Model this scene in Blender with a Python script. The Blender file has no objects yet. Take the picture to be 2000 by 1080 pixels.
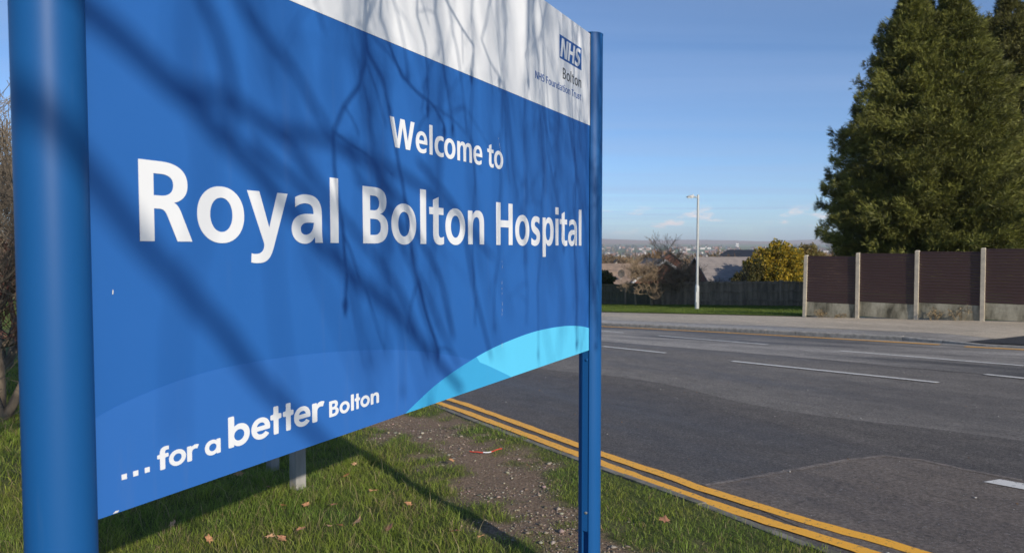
import bpy, math, random
import numpy as np
from mathutils import Vector, Matrix

R = math.radians
rng = np.random.default_rng(7)
random.seed(11)
scene = bpy.context.scene
COL = scene.collection

# ------------------------------------------------------------------ camera
cam_data = bpy.data.cameras.new('camera')
cam = bpy.data.objects.new('camera', cam_data)
COL.objects.link(cam)
cam.location = (0, 0, 1.6)
cam.rotation_euler = (R(90) - math.atan(55 / 1340.0), 0, 0)
cam_data.sensor_width = 36.0
cam_data.lens = 24.12
cam_data.clip_start = 0.05
cam_data.clip_end = 40000
cam_data.dof.use_dof = True
cam_data.dof.focus_distance = 2.6
cam_data.dof.aperture_fstop = 6.3
scene.camera = cam

# ------------------------------------------------------------------ light
SUN_EL, SUN_AZ = R(22.3), R(148.5)           # azimuth clockwise from +Y (the view direction)
SUN = np.array([math.sin(SUN_AZ) * math.cos(SUN_EL), math.cos(SUN_AZ) * math.cos(SUN_EL), math.sin(SUN_EL)])
world = bpy.data.worlds.new('World')
scene.world = world
world.use_nodes = True
wn, wl = world.node_tree.nodes, world.node_tree.links
wn.clear()
w_out = wn.new('ShaderNodeOutputWorld')
w_bg = wn.new('ShaderNodeBackground')
w_bg.inputs['Strength'].default_value = 0.146
sky = wn.new('ShaderNodeTexSky')
sky.sky_type = 'NISHITA'
sky.sun_disc = False
sky.sun_elevation = SUN_EL
sky.sun_rotation = SUN_AZ
sky.altitude = 100
sky.air_density = 0.75
sky.dust_density = 0.4
sky.ozone_density = 4.8
# thin cirrus over the whole sky and small cumulus low on the horizon
def wnode(t, **kw):
    n = wn.new(t)
    for k, v in kw.items():
        setattr(n, k, v)
    return n
def wmath(op, a, b=None, clamp=False):
    n = wnode('ShaderNodeMath', operation=op, use_clamp=clamp)
    for i, v in enumerate((a, b)):
        if v is None:
            continue
        if isinstance(v, (int, float)):
            n.inputs[i].default_value = v
        else:
            wl.new(v, n.inputs[i])
    return n.outputs[0]
tc = wnode('ShaderNodeTexCoord')
sep = wnode('ShaderNodeSeparateXYZ')
wl.new(tc.outputs['Generated'], sep.inputs[0])
zc = wmath('MAXIMUM', sep.outputs[2], 0.03)
px = wmath('DIVIDE', sep.outputs[0], zc)
py = wmath('DIVIDE', sep.outputs[1], zc)
comb = wnode('ShaderNodeCombineXYZ')
wl.new(wmath('MULTIPLY', px, 0.16), comb.inputs[0])
wl.new(wmath('MULTIPLY', py, 0.75), comb.inputs[1])
n1 = wnode('ShaderNodeTexNoise')
n1.inputs['Scale'].default_value = 0.9
n1.inputs['Detail'].default_value = 5
n1.inputs['Distortion'].default_value = 0.4
wl.new(comb.outputs[0], n1.inputs['Vector'])
cir = wmath('MULTIPLY', wmath('SUBTRACT', n1.outputs['Fac'], 0.42, True), 1.5, True)
# low cumulus
mp = wnode('ShaderNodeMapping')
mp.inputs['Scale'].default_value = (22, 22, 70)
mp.inputs['Location'].default_value = (2.3, 0.4, 1.1)
wl.new(tc.outputs['Generated'], mp.inputs[0])
n2 = wnode('ShaderNodeTexNoise')
n2.inputs['Scale'].default_value = 1.0
n2.inputs['Detail'].default_value = 6
n2.inputs['Roughness'].default_value = 0.55
wl.new(mp.outputs[0], n2.inputs['Vector'])
band = wmath('MULTIPLY', wmath('MULTIPLY', wmath('SUBTRACT', sep.outputs[2], 0.018, True), 70, True),
             wmath('MULTIPLY', wmath('SUBTRACT', 0.062, sep.outputs[2], True), 60, True))
cum = wmath('MULTIPLY', wmath('MULTIPLY', wmath('SUBTRACT', n2.outputs['Fac'], 0.56, True), 10.0, True), band)
mixa = wnode('ShaderNodeMix', data_type='RGBA')
wl.new(cir, mixa.inputs['Factor'])
wl.new(sky.outputs[0], mixa.inputs[6])
mixa.inputs[7].default_value = (2.6, 3.6, 5.6, 1)
mixb = wnode('ShaderNodeMix', data_type='RGBA')
wl.new(cum, mixb.inputs['Factor'])
wl.new(mixa.outputs[2], mixb.inputs[6])
mixb.inputs[7].default_value = (6.3, 6.0, 6.2, 1)
wl.new(mixb.outputs[2], w_bg.inputs['Color'])
wl.new(w_bg.outputs[0], w_out.inputs['Surface'])

sun_data = bpy.data.lights.new('sun', 'SUN')
sun_data.energy = 5.0
sun_data.angle = R(0.53)
sun_data.color = (1.0, 0.90, 0.765)
sun = bpy.data.objects.new('sun', sun_data)
COL.objects.link(sun)
sun.rotation_euler = Vector(-SUN).to_track_quat('-Z', 'Y').to_euler()
sun.location = (10, -18, 14)

scene.view_settings.view_transform = 'Standard'
scene.view_settings.look = 'None'
scene.view_settings.exposure = 0.0
scene.view_settings.gamma = 1.0
scene.cycles.use_denoising = True
scene.cycles.max_bounces = 6
scene.cycles.volume_bounces = 0
scene.cycles.transparent_max_bounces = 12

# ------------------------------------------------------------------ helpers
class MB:
    """collects vertices and faces for one mesh"""
    def __init__(self):
        self.v, self.f = [], []
    def add(self, v, f):
        o = len(self.v)
        self.v.extend([tuple(map(float, p)) for p in v])
        self.f.extend([tuple(i + o for i in q) for q in f])
    def box(self, c, s, rot=None):
        x, y, z = s[0] / 2, s[1] / 2, s[2] / 2
        v = [Vector((a, b, d)) for a in (-x, x) for b in (-y, y) for d in (-z, z)]
        if rot is not None:
            v = [rot @ p for p in v]
        v = [(p.x + c[0], p.y + c[1], p.z + c[2]) for p in v]
        self.add(v, [(0, 1, 3, 2), (4, 6, 7, 5), (0, 4, 5, 1), (2, 3, 7, 6), (0, 2, 6, 4), (1, 5, 7, 3)])
    def tube(self, pts, rad, n=6, cap=True):
        pts = [Vector(p) for p in pts]
        rings = []
        ref = Vector((0.31, 0.52, 0.79))
        for i, p in enumerate(pts):
            d = (pts[min(i + 1, len(pts) - 1)] - pts[max(i - 1, 0)])
            if d.length < 1e-9:
                d = Vector((0, 0, 1))
            d.normalize()
            a = d.cross(ref)
            if a.length < 0.05:
                a = d.cross(Vector((1, 0, 0)))
            a.normalize()
            b = d.cross(a)
            r = rad[i] if hasattr(rad, '__len__') else rad
            rings.append([p + (a * math.cos(t) + b * math.sin(t)) * r for t in [2 * math.pi * k / n for k in range(n)]])
        v = [q for ring in rings for q in ring]
        f = []
        for i in range(len(pts) - 1):
            for k in range(n):
                f.append((i * n + k, i * n + (k + 1) % n, (i + 1) * n + (k + 1) % n, (i + 1) * n + k))
        if cap:
            f.append(tuple(range(n - 1, -1, -1)))
            f.append(tuple((len(pts) - 1) * n + k for k in range(n)))
        self.add(v, f)
    def prism(self, poly, z0, z1):
        """poly in xy, extruded from z0 to z1"""
        n = len(poly)
        v = [(x, y, z0) for x, y in poly] + [(x, y, z1) for x, y in poly]
        f = [tuple(range(n - 1, -1, -1)), tuple(range(n, 2 * n))]
        f += [(i, (i + 1) % n, n + (i + 1) % n, n + i) for i in range(n)]
        self.add(v, f)
    def mesh(self, name):
        m = bpy.data.meshes.new(name)
        m.from_pydata(self.v, [], self.f)
        m.update()
        return m
    def build(self, name, mat, parent=None, smooth=False):
        return link(name, self.mesh(name), mat, parent, smooth)

def link(name, mesh, mat, parent=None, smooth=False):
    o = bpy.data.objects.new(name, mesh)
    COL.objects.link(o)
    if mat is not None and not mesh.materials:
        mesh.materials.append(mat)
    if parent is not None:
        o.parent = parent
    if smooth:
        mesh.polygons.foreach_set('use_smooth', [True] * len(mesh.polygons))
    return o

def np_mesh(name, verts, faces, cols=None):
    """verts Nx3, faces Mx3 or Mx4 arrays; cols N x 3 point colours"""
    m = bpy.data.meshes.new(name)
    verts = np.asarray(verts, np.float32)
    faces = np.asarray(faces, np.int32)
    k = faces.shape[1]
    m.vertices.add(len(verts))
    m.vertices.foreach_set('co', verts.ravel())
    m.loops.add(faces.size)
    m.loops.foreach_set('vertex_index', faces.ravel())
    m.polygons.add(len(faces))
    m.polygons.foreach_set('loop_start', np.arange(0, faces.size, k, dtype=np.int32))
    m.polygons.foreach_set('loop_total', np.full(len(faces), k, np.int32))
    m.update(calc_edges=True)
    m.validate()
    if cols is not None:
        at = m.attributes.new('col', 'FLOAT_COLOR', 'POINT')
        c4 = np.ones((len(verts), 4), np.float32)
        c4[:, :3] = cols
        at.data.foreach_set('color', c4.ravel())
    return m

def tag(o, label=None, cat=None, group=None, kind=None):
    if label: o['label'] = label
    if cat: o['category'] = cat
    if group: o['group'] = group
    if kind: o['kind'] = kind
    return o
def empty(name, loc=(0, 0, 0), rz=0.0):
    o = bpy.data.objects.new(name, None)
    o.empty_display_size = 0.2
    COL.objects.link(o)
    o.location = loc
    o.rotation_euler = (0, 0, rz)
    return o

# ------------------------------------------------------------------ materials
def new_mat(name):
    m = bpy.data.materials.new(name)
    m.use_nodes = True
    nt = m.node_tree
    b = nt.nodes['Principled BSDF']
    return m, nt, b
def noise_node(nt, scale, detail=4, stretch=(1, 1, 1), rot=0.0, rough=0.55, coords='pos'):
    if coords == 'pos':
        g = nt.nodes.new('ShaderNodeNewGeometry')
        src = g.outputs['Position']
    else:
        g = nt.nodes.new('ShaderNodeTexCoord')
        src = g.outputs['Object']
    mpn = nt.nodes.new('ShaderNodeMapping')
    mpn.vector_type = 'TEXTURE'
    mpn.inputs['Rotation'].default_value = (0, 0, rot)
    mpn.inputs['Scale'].default_value = stretch
    nt.links.new(src, mpn.inputs[0])
    n = nt.nodes.new('ShaderNodeTexNoise')
    n.inputs['Scale'].default_value = scale
    n.inputs['Detail'].default_value = detail
    n.inputs['Roughness'].default_value = rough
    nt.links.new(mpn.outputs[0], n.inputs['Vector'])
    return n.outputs['Fac']
def ramp(nt, fac, stops):
    r = nt.nodes.new('ShaderNodeValToRGB')
    el = r.color_ramp.elements
    while len(el) < len(stops):
        el.new(0.5)
    for e, (p, c) in zip(el, stops):
        e.position = p
        e.color = (*c, 1) if len(c) == 3 else c
    nt.links.new(fac, r.inputs[0])
    return r.outputs[0]
def mixc(nt, fac, a, b, mode='MIX'):
    m = nt.nodes.new('ShaderNodeMix')
    m.data_type = 'RGBA'
    m.blend_type = mode
    for i, v in ((0, fac), (6, a), (7, b)):
        if isinstance(v, (int, float)):
            m.inputs[i].default_value = v
        elif isinstance(v, tuple):
            m.inputs[i].default_value = (*v, 1)
        else:
            nt.links.new(v, m.inputs[i])
    return m.outputs[2]
def bump(nt, b, height, strength, dist):
    n = nt.nodes.new('ShaderNodeBump')
    n.inputs['Strength'].default_value = strength
    n.inputs['Distance'].default_value = dist
    nt.links.new(height, n.inputs['Height'])
    nt.links.new(n.outputs[0], b.inputs['Normal'])
def simple(name, c1, c2=None, scale=6.0, rough=0.6, bumps=0.0, bdist=0.01, stretch=(1, 1, 1), metal=0.0, coords='obj', spec=0.5, lo=0.35, hi=0.65):
    m, nt, b = new_mat(name)
    b.inputs['Roughness'].default_value = rough
    b.inputs['Metallic'].default_value = metal
    b.inputs['Specular IOR Level'].default_value = spec
    if c2 is None:
        c2 = tuple(x * 0.8 for x in c1)
    f = noise_node(nt, scale, 5, stretch, coords=coords)
    nt.links.new(ramp(nt, f, [(lo, c2), (hi, c1)]), b.inputs['Base Color'])
    if bumps:
        bump(nt, b, f, bumps, bdist)
    return m
def leaf_mat(name, tint=(1, 1, 1), trans=0.25, rough=0.55):
    m, nt, b = new_mat(name)
    a = nt.nodes.new('ShaderNodeAttribute')
    a.attribute_name = 'col'
    c = mixc(nt, 1.0, a.outputs['Color'], tint, 'MULTIPLY')
    nt.links.new(c, b.inputs['Base Color'])
    b.inputs['Roughness'].default_value = rough
    b.inputs['Specular IOR Level'].default_value = 0.3
    tr = nt.nodes.new('ShaderNodeBsdfTranslucent')
    nt.links.new(c, tr.inputs['Color'])
    mx = nt.nodes.new('ShaderNodeMixShader')
    mx.inputs[0].default_value = trans
    out = nt.nodes['Material Output']
    nt.links.new(b.outputs[0], mx.inputs[1])
    nt.links.new(tr.outputs[0], mx.inputs[2])
    nt.links.new(mx.outputs[0], out.inputs['Surface'])
    return m

M = {}
def painted(name, col, rough=0.38, coat=0.0):
    m, nt, b = new_mat(name)
    f = noise_node(nt, 2.2, 6, (1, 1, 1), coords='obj')
    g = noise_node(nt, 9.0, 4, (1, 1, 5), coords='obj')
    c = mixc(nt, f, tuple(x * 0.93 for x in col), tuple(min(1, x * 1.05 + 0.004) for x in col))
    dr = noise_node(nt, 24.0, 5, (1, 1, 14), coords='obj', rough=0.65)
    c = mixc(nt, ramp(nt, dr, [(0.58, (0, 0, 0)), (0.85, (0.10,) * 3)]), c, (0.20, 0.21, 0.20))
    nt.links.new(c, b.inputs['Base Color'])
    b.inputs['Specular IOR Level'].default_value = 0.24 if 'post' in name else 0.32
    b.inputs['Coat Weight'].default_value = coat
    b.inputs['Coat Roughness'].default_value = 0.12
    mr = nt.nodes.new('ShaderNodeMapRange')
    mr.inputs['To Min'].default_value = rough - 0.08
    mr.inputs['To Max'].default_value = rough + 0.12
    nt.links.new(g, mr.inputs['Value'])
    nt.links.new(mr.outputs[0], b.inputs['Roughness'])
    return m
M['blue'] = painted('blue_vinyl', (0.016, 0.108, 0.368), 0.46)
M['blue_hill'] = painted('lighter_blue_vinyl', (0.024, 0.126, 0.415), 0.46)
M['cyan'] = painted('cyan_vinyl', (0.095, 0.52, 0.79), 0.46)
M['cyan_dark'] = painted('deeper_cyan_vinyl', (0.04, 0.335, 0.62), 0.46)
M['white'] = painted('white_vinyl', (0.68, 0.70, 0.725), 0.5)
M['nhs'] = painted('logo_blue_vinyl', (0.015, 0.085, 0.30), 0.5)
M['ink'] = painted('charcoal_vinyl', (0.035, 0.04, 0.045), 0.5)
M['post'] = painted('post_blue_paint', (0.006, 0.080, 0.255), 0.46, 0.0)
M['steel'] = simple('bright_steel', (0.6, 0.6, 0.58), rough=0.35, metal=0.8)
M['chip'] = simple('chipped_white', (0.7, 0.69, 0.66), rough=0.7)

# asphalt
ROADROT = math.atan2(0.86, -0.51)
def asphalt(name, base, dark, pale, streak=0.5, wet=0.0, rot=ROADROT, spread=0.16):
    m, nt, b = new_mat(name)
    grain = noise_node(nt, 220.0, 2, rough=0.7)
    fine = noise_node(nt, 38.0, 4)
    strk = noise_node(nt, 0.55, 6, (7.0, 1.0, 1.0), rot, 0.6)
    mid = noise_node(nt, 5.0, 6, (2.0, 1.0, 1.0), rot, 0.68)
    speck = noise_node(nt, 75.0, 1, rough=0.4)
    big = noise_node(nt, 0.16, 4)
    c = ramp(nt, strk, [(0.5 - spread, dark), (0.5, base), (0.5 + spread, pale)])
    c = mixc(nt, ramp(nt, big, [(0.35, (0, 0, 0)), (0.7, (streak,) * 3)]), c, pale)
    c = mixc(nt, 0.75, c, ramp(nt, grain, [(0.28, (0.42,) * 3), (0.55, (1, 1, 1)), (0.74, (1.9, 1.88, 1.8))]), 'MULTIPLY')
    c = mixc(nt, 0.85, c, ramp(nt, fine, [(0.30, (0.45,) * 3), (0.70, (1.55,) * 3)]), 'MULTIPLY')
    c = mixc(nt, 0.8, c, ramp(nt, mid, [(0.28, (0.72,) * 3), (0.72, (1.28,) * 3)]), 'MULTIPLY')
    c = mixc(nt, ramp(nt, speck, [(0.66, (0, 0, 0)), (0.74, (0.8,) * 3)]), c, (0.30, 0.29, 0.27))
    nt.links.new(c, b.inputs['Base Color'])
    b.inputs['Specular IOR Level'].default_value = 0.3
    mr = nt.nodes.new('ShaderNodeMapRange')
    mr.inputs['From Min'].default_value = 0.35
    mr.inputs['From Max'].default_value = 0.6
    mr.inputs['To Min'].default_value = 0.55 - 0.15 * wet
    mr.inputs['To Max'].default_value = 0.85
    nt.links.new(strk, mr.inputs['Value'])
    nt.links.new(mr.outputs[0], b.inputs['Roughness'])
    bump(nt, b, grain, 0.5, 0.006)
    return m
M['asphalt'] = asphalt('road_asphalt', (0.160, 0.142, 0.122), (0.118, 0.105, 0.092), (0.20, 0.18, 0.155))
M['asphalt_far'] = asphalt('worn_asphalt', (0.22, 0.20, 0.175), (0.085, 0.08, 0.075), (0.36, 0.33, 0.29), rot=math.atan2(.76, -.65), streak=.25, spread=.085)
M['asphalt_new'] = asphalt('darker_asphalt', (0.096, 0.084, 0.074), (0.072, 0.064, 0.057), (0.132, 0.116, 0.10))
M['asphalt_patch'] = asphalt('patched_asphalt', (0.145, 0.118, 0.096), (0.110, 0.090, 0.075), (0.20, 0.165, 0.13))
M['tarmac_black'] = asphalt('black_tarmac', (0.04, 0.04, 0.043), (0.03, 0.03, 0.032), (0.06, 0.06, 0.06))
M['pavement'] = asphalt('pavement_asphalt', (0.45, 0.38, 0.285), (0.37, 0.315, 0.24), (0.53, 0.45, 0.345))
M['pave_rough'] = asphalt('chipped_pavement', (0.30, 0.275, 0.24), (0.14, 0.13, 0.12), (0.44, 0.41, 0.37))
M['kerb_dirty'] = simple('dirty_kerb_concrete', (0.26, 0.235, 0.20), (0.11, 0.10, 0.08), 5, 0.9, 0.5, 0.01, coords='pos')
M['seam'] = asphalt('seam_grit', (0.20, 0.165, 0.135), (0.12, 0.10, 0.085), (0.27, 0.235, 0.20))
M['kerb'] = simple('kerb_concrete', (0.40, 0.37, 0.32), (0.24, 0.225, 0.195), 9, 0.85, 0.4, 0.01)
def paint_mat(name, col, under):
    m, nt, b = new_mat(name)
    wear = noise_node(nt, 26.0, 5, rough=0.7)
    grain = noise_node(nt, 160.0, 2)
    c = mixc(nt, ramp(nt, wear, [(0.36, (0, 0, 0)), (0.42, (1, 1, 1))]), under, col)
    c = mixc(nt, 0.5, c, ramp(nt, grain, [(0.3, (0.75,) * 3), (0.6, (1.05,) * 3)]), 'MULTIPLY')
    nt.links.new(c, b.inputs['Base Color'])
    b.inputs['Roughness'].default_value = 0.6
    bump(nt, b, grain, 0.3, 0.004)
    return m
M['yellow_paint'] = paint_mat('yellow_road_paint', (0.98, 0.47, 0.035), (0.30, 0.19, 0.07))
M['yellow_faint'] = paint_mat('faded_yellow_paint', (0.85, 0.42, 0.06), (0.3, 0.2, 0.1))
M['white_paint'] = paint_mat('white_road_paint', (0.74, 0.71, 0.64), (0.2, 0.19, 0.18))

# ground materials
def soil_grass(name):
    m, nt, b = new_mat(name)
    f1 = noise_node(nt, 3.0, 6, rough=0.65)
    f2 = noise_node(nt, 45.0, 5, rough=0.7)
    c = ramp(nt, f2, [(0.28, (0.10, 0.068, 0.046)), (0.5, (0.23, 0.163, 0.11)), (0.72, (0.38, 0.285, 0.20))])
    a = nt.nodes.new('ShaderNodeAttribute')
    a.attribute_name = 'col'
    g = ramp(nt, f2, [(0.3, (0.05, 0.062, 0.018)), (0.7, (0.14, 0.165, 0.05))])
    c = mixc(nt, a.outputs['Fac'], c, g)
    nt.links.new(c, b.inputs['Base Color'])
    b.inputs['Roughness'].default_value = 0.95
    b.inputs['Specular IOR Level'].default_value = 0.15
    bump(nt, b, f2, 0.9, 0.03)
    return m
M['soil'] = soil_grass('verge_soil')
M['turf'] = simple('turf', (0.115, 0.165, 0.035), (0.07, 0.11, 0.025), 2.2, 0.95, 0.8, 0.05, coords='pos', spec=0.1)
M['grass'] = leaf_mat('grass_blades', trans=0.5, rough=0.5)
M['bark'] = simple('bark', (0.17, 0.135, 0.095), (0.085, 0.068, 0.05), 14, 0.9, 0.6, 0.01, (1, 1, 4))
M['bark_pale'] = simple('pale_bark', (0.30, 0.245, 0.16), (0.16, 0.13, 0.085), 12, 0.9, 0.5, 0.01)
M['twig'] = simple('twigs', (0.30, 0.215, 0.135), (0.19, 0.14, 0.085), 8, 0.9)
M['needles'] = leaf_mat('conifer_needles', trans=0.08)
M['leaves'] = leaf_mat('broad_leaves', trans=0.25)
M['stone'] = leaf_mat('pebbles', trans=0.0, rough=0.9)
M['concrete'] = simple('post_concrete', (0.56, 0.49, 0.37), (0.42, 0.37, 0.29), 7, 0.9, 0.3, 0.01)
M['slat'] = simple('brown_slats', (0.066, 0.034, 0.029), (0.046, 0.024, 0.022), 3, 0.5, stretch=(5, 5, 1))
def stained_concrete():
    m, nt, b = new_mat('stained_concrete')
    f = noise_node(nt, 2.2, 6, (1, 1, 3.0), rough=0.65)
    g = noise_node(nt, 11, 5)
    c = ramp(nt, f, [(0.36, (0.07, 0.062, 0.042)), (0.47, (0.22, 0.20, 0.14)), (0.60, (0.38, 0.35, 0.26))])
    c = mixc(nt, 0.4, c, ramp(nt, g, [(0.3, (0.6,) * 3), (0.7, (1.2,) * 3)]), 'MULTIPLY')
    nt.links.new(c, b.inputs['Base Color'])
    b.inputs['Roughness'].default_value = 0.95
    bump(nt, b, g, 0.4, 0.01)
    return m
M['gravel_board'] = stained_concrete()
M['timber_green'] = simple('dark_green_boards', (0.115, 0.105, 0.062), (0.065, 0.06, 0.038), 5, 0.85, 0.3, 0.01, (1, 1, 6))
M['timber_grey'] = simple('weathered_boards', (0.27, 0.205, 0.14), (0.13, 0.10, 0.07), 5, 0.9, 0.3, 0.01, (1, 1, 6))
M['lamp_grey'] = simple('galvanised_steel', (0.47, 0.49, 0.48), (0.40, 0.42, 0.42), 5, 0.5, metal=0.2)
M['glass_white'] = simple('lamp_glass', (0.75, 0.76, 0.74), rough=0.2)
M['brick'] = simple('brick_wall', (0.20, 0.085, 0.055), (0.14, 0.06, 0.042), 6, 0.9)
M['roof_dark'] = simple('dark_roof_tiles', (0.075, 0.07, 0.068), (0.055, 0.052, 0.05), 2.5, 0.8)
def tiled(name, c1, c2):
    m = simple(name, c1, c2, 2.2, .85)
    nt = m.node_tree; b = nt.nodes['Principled BSDF']
    g = nt.nodes.new('ShaderNodeNewGeometry'); sp = nt.nodes.new('ShaderNodeSeparateXYZ'); nt.links.new(g.outputs['Position'], sp.inputs[0])
    mm = nt.nodes.new('ShaderNodeMath'); mm.operation = 'MULTIPLY'; mm.inputs[1].default_value = 1 / .165; nt.links.new(sp.outputs[2], mm.inputs[0])
    fr = nt.nodes.new('ShaderNodeMath'); fr.operation = 'FRACT'; nt.links.new(mm.outputs[0], fr.inputs[0])
    src = b.inputs['Base Color'].links[0].from_socket
    nt.links.new(mixc(nt, .7, src, ramp(nt, fr.outputs[0], [(0, (.55,) * 3), (.22, (1, 1, 1)), (.9, (1.12,) * 3)]), 'MULTIPLY'), b.inputs['Base Color'])
    return m
M['roof_brown'] = tiled('brown_roof_tiles', (0.30, 0.215, 0.155), (0.20, 0.15, 0.115))
M['roof_grey'] = tiled('grey_roof_tiles', (0.27, 0.235, 0.21), (0.21, 0.185, 0.17))
M['render_white'] = simple('white_render', (0.75, 0.73, 0.69), (0.66, 0.64, 0.6), 3, 0.85)
M['upvc'] = simple('white_board', (0.62, 0.63, 0.65), rough=0.5)
M['window'] = simple('window_glass', (0.03, 0.035, 0.04), rough=0.1)
M['grey_post'] = simple('weathered_grey_post', (0.31, 0.30, 0.275), (0.20, 0.195, 0.18), 9, 0.8, 0.3, 0.004, (1, 1, 4))

# ------------------------------------------------------------------ ground shape
def gz(x, y):
    return -.25 - .05 * (-.637 * x + .771 * y - 2.44) - .012 * (.771 * x + .637 * y - 2.54)
def smooth_line(pts, per=8):
    p = [np.array(q, float) for q in pts]
    p = [2 * p[0] - p[1]] + p + [2 * p[-1] - p[-2]]
    out = []
    for i in range(1, len(p) - 2):
        for k in range(per):
            t = k / per
            a, b, c, d = p[i - 1], p[i], p[i + 1], p[i + 2]
            out.append(0.5 * ((2 * b) + (c - a) * t + (2 * a - 5 * b + 4 * c - d) * t * t + (-a + 3 * b - 3 * c + d) * t ** 3))
    out.append(p[-2])
    return np.array(out)
def resample(pl, step):
    d = np.r_[0, np.cumsum(np.linalg.norm(np.diff(pl, axis=0), axis=1))]
    n = max(2, int(round(d[-1] / step)) + 1)
    t = np.linspace(0, d[-1], n)
    return np.stack([np.interp(t, d, pl[:, k]) for k in range(pl.shape[1])], 1)
def offset(pl, o):
    """offset a 2-D polyline to its left by o"""
    t = np.gradient(pl, axis=0)
    t /= np.linalg.norm(t, axis=1)[:, None] + 1e-9
    return pl + np.stack([-t[:, 1], t[:, 0]], 1) * o
def strip(pl_a, pl_b, dz, name, mat, parent=None):
    v, f = [], []
    n = len(pl_a)
    za = dz if hasattr(dz, '__len__') else [dz] * n
    for i in range(n):
        for q in (pl_a[i], pl_b[i]):
            v.append((q[0], q[1], gz(q[0], q[1]) + za[i]))
    for i in range(n - 1):
        f.append((2 * i, 2 * i + 1, 2 * i + 3, 2 * i + 2))
    m = MB()
    m.add(v, f)
    return m.build(name, mat, parent)
def sheet(poly, dz, name, mat, parent=None):
    m = MB()
    m.add([(x, y, gz(x, y) + dz) for x, y in poly], [tuple(range(len(poly)))])
    return m.build(name, mat, parent)

# near road edge, from far left (behind the sign) to the right and past the camera
KN = [(-17.0, 34.0), (-9.5, 23.4), (-3.9, 14.0), (-1.06, 9.28), (-0.62, 8.50), (0.60, 6.36), (0.80, 6.01), (1.09, 5.52), (1.46, 4.90), (1.68, 4.48), (1.90, 4.08), (2.9, 2.5), (4.6, 0.0), (8.2, -5.0)]
KN = resample(smooth_line(KN), 0.25)
KF = [(-21.0, 52.0), (-8.0, 37.5), (3.22, 24.31), (7.28, 19.44), (9.0, 17.32), (9.85, 16.2), (10.3, 15.35), (11.0, 14.45), (14.5, 10.2), (24.0, -1.0)]
KF = resample(smooth_line(KF), 0.45)

# terrain: one sheet out to the moorland hills
def terrain():
    rs = np.r_[np.linspace(0, 60, 31), np.geomspace(64, 9500, 78)]
    nb = 240
    prof_r = np.array([0, 30, 42, 60, 120, 300, 700, 1500, 2400, 3200, 4000, 4600, 5600, 6600, 7600, 8200, 9500])
    prof_z = np.array([0, 0, 0, -5.2, -9.5, -22, -34, -34, -24, -10, 9, 3, 30, 78, 112, 106, 60.])
    verts, faces, cols = [], [], []
    ph = rng.uniform(0, 6.28, 24)
    for r in rs:
        for k in range(nb):
            a = 2 * math.pi * k / nb
            x, y = r * math.sin(a), r * math.cos(a)
            w = min(max((r - 41) / 14, 0), 1)
            far = 1.6 + np.interp(r, prof_r, prof_z)
            lump = sum(math.sin(a * (3 + 4 * j) + ph[j] + r * 0.0006 * j) / (1 + 0.55 * j) for j in range(9))
            far += lump * min(r / 1000, 1) * (2.2 + 7.5 * min(max((r - 4500) / 2500, 0), 1)) + 13 * math.sin(a * 9 + 1.2) * min(max((r - 5200) / 1500, 0), 1) + 5 * math.sin(a * 41 + r * .002) * min(max((r - 4800) / 1500, 0), 1)
            far -= max(0, math.sin(a) - 0.22) * 62 * min(max((r - 5200) / 2000, 0), 1)
            z = (gz(x, y) - 0.45) * (1 - w) + far * w if r < 60 else far
            verts.append((x, y, z))
    for i in range(len(rs) - 1):
        for k in range(nb):
            k2 = (k + 1) % nb
            faces.append((i * nb + k, i * nb + k2, (i + 1) * nb + k2, (i + 1) * nb + k))
    m = np_mesh('terrain', verts, np.array(faces)[:, ::-1])
    mt, nt, b = new_mat('valley_ground')
    f1 = noise_node(nt, 0.004, 3, rough=0.5)
    f2 = noise_node(nt, 0.02, 5)
    vor = nt.nodes.new('ShaderNodeTexVoronoi')
    vor.inputs['Scale'].default_value = 0.0045
    g = nt.nodes.new('ShaderNodeNewGeometry')
    nt.links.new(g.outputs['Position'], vor.inputs['Vector'])
    fields = ramp(nt, vor.outputs['Color'], [(0.15, (0.07, 0.09, 0.035)), (0.45, (0.15, 0.22, 0.06)), (0.62, (0.16, 0.14, 0.08)), (0.85, (0.10, 0.16, 0.05))])
    sp = nt.nodes.new('ShaderNodeSeparateXYZ')
    nt.links.new(g.outputs['Position'], sp.inputs[0])
    mr = nt.nodes.new('ShaderNodeMapRange')
    mr.inputs['From Min'].default_value = 20
    mr.inputs['From Max'].default_value = 48
    nt.links.new(sp.outputs[2], mr.inputs['Value'])
    moor = ramp(nt, f2, [(0.3, (0.26, 0.165, 0.12)), (0.7, (0.40, 0.26, 0.19))])
    nt.links.new(mixc(nt, mr.outputs[0], fields, moor), b.inputs['Base Color'])
    b.inputs['Roughness'].default_value = 1.0
    b.inputs['Specular IOR Level'].default_value = 0.0
    o = link('terrain', m, mt, smooth=True)
    tag(o, kind='structure')
    return o
terrain()
def far_z(x, y):
    r = math.hypot(x, y)
    return 1.6 + float(np.interp(r, [42, 60, 120, 300, 700, 1500, 2400, 3200, 4000, 4600], [-2.9, -5.2, -9.5, -22, -34, -34, -24, -10, 9, 3]))

# road carriageway
n_ = 90
ka = resample(KN, 0.1)[np.linspace(0, len(resample(KN, 0.1)) - 1, n_).astype(int)]
kb = resample(KF, 0.1)[np.linspace(0, len(resample(KF, 0.1)) - 1, n_).astype(int)]
mb = MB()
cols_ = 6
for i in range(n_):
    for j in range(cols_ + 1):
        q = ka[i] * (1 - j / cols_) + kb[i] * j / cols_
        mb.v.append((q[0], q[1], gz(*q)))
for i in range(n_ - 1):
    for j in range(cols_):
        a = i * (cols_ + 1) + j
        mb.f.append((a, a + cols_ + 1, a + cols_ + 2, a + 1))
road = tag(mb.build('road', M['asphalt']), kind='structure')
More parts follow.
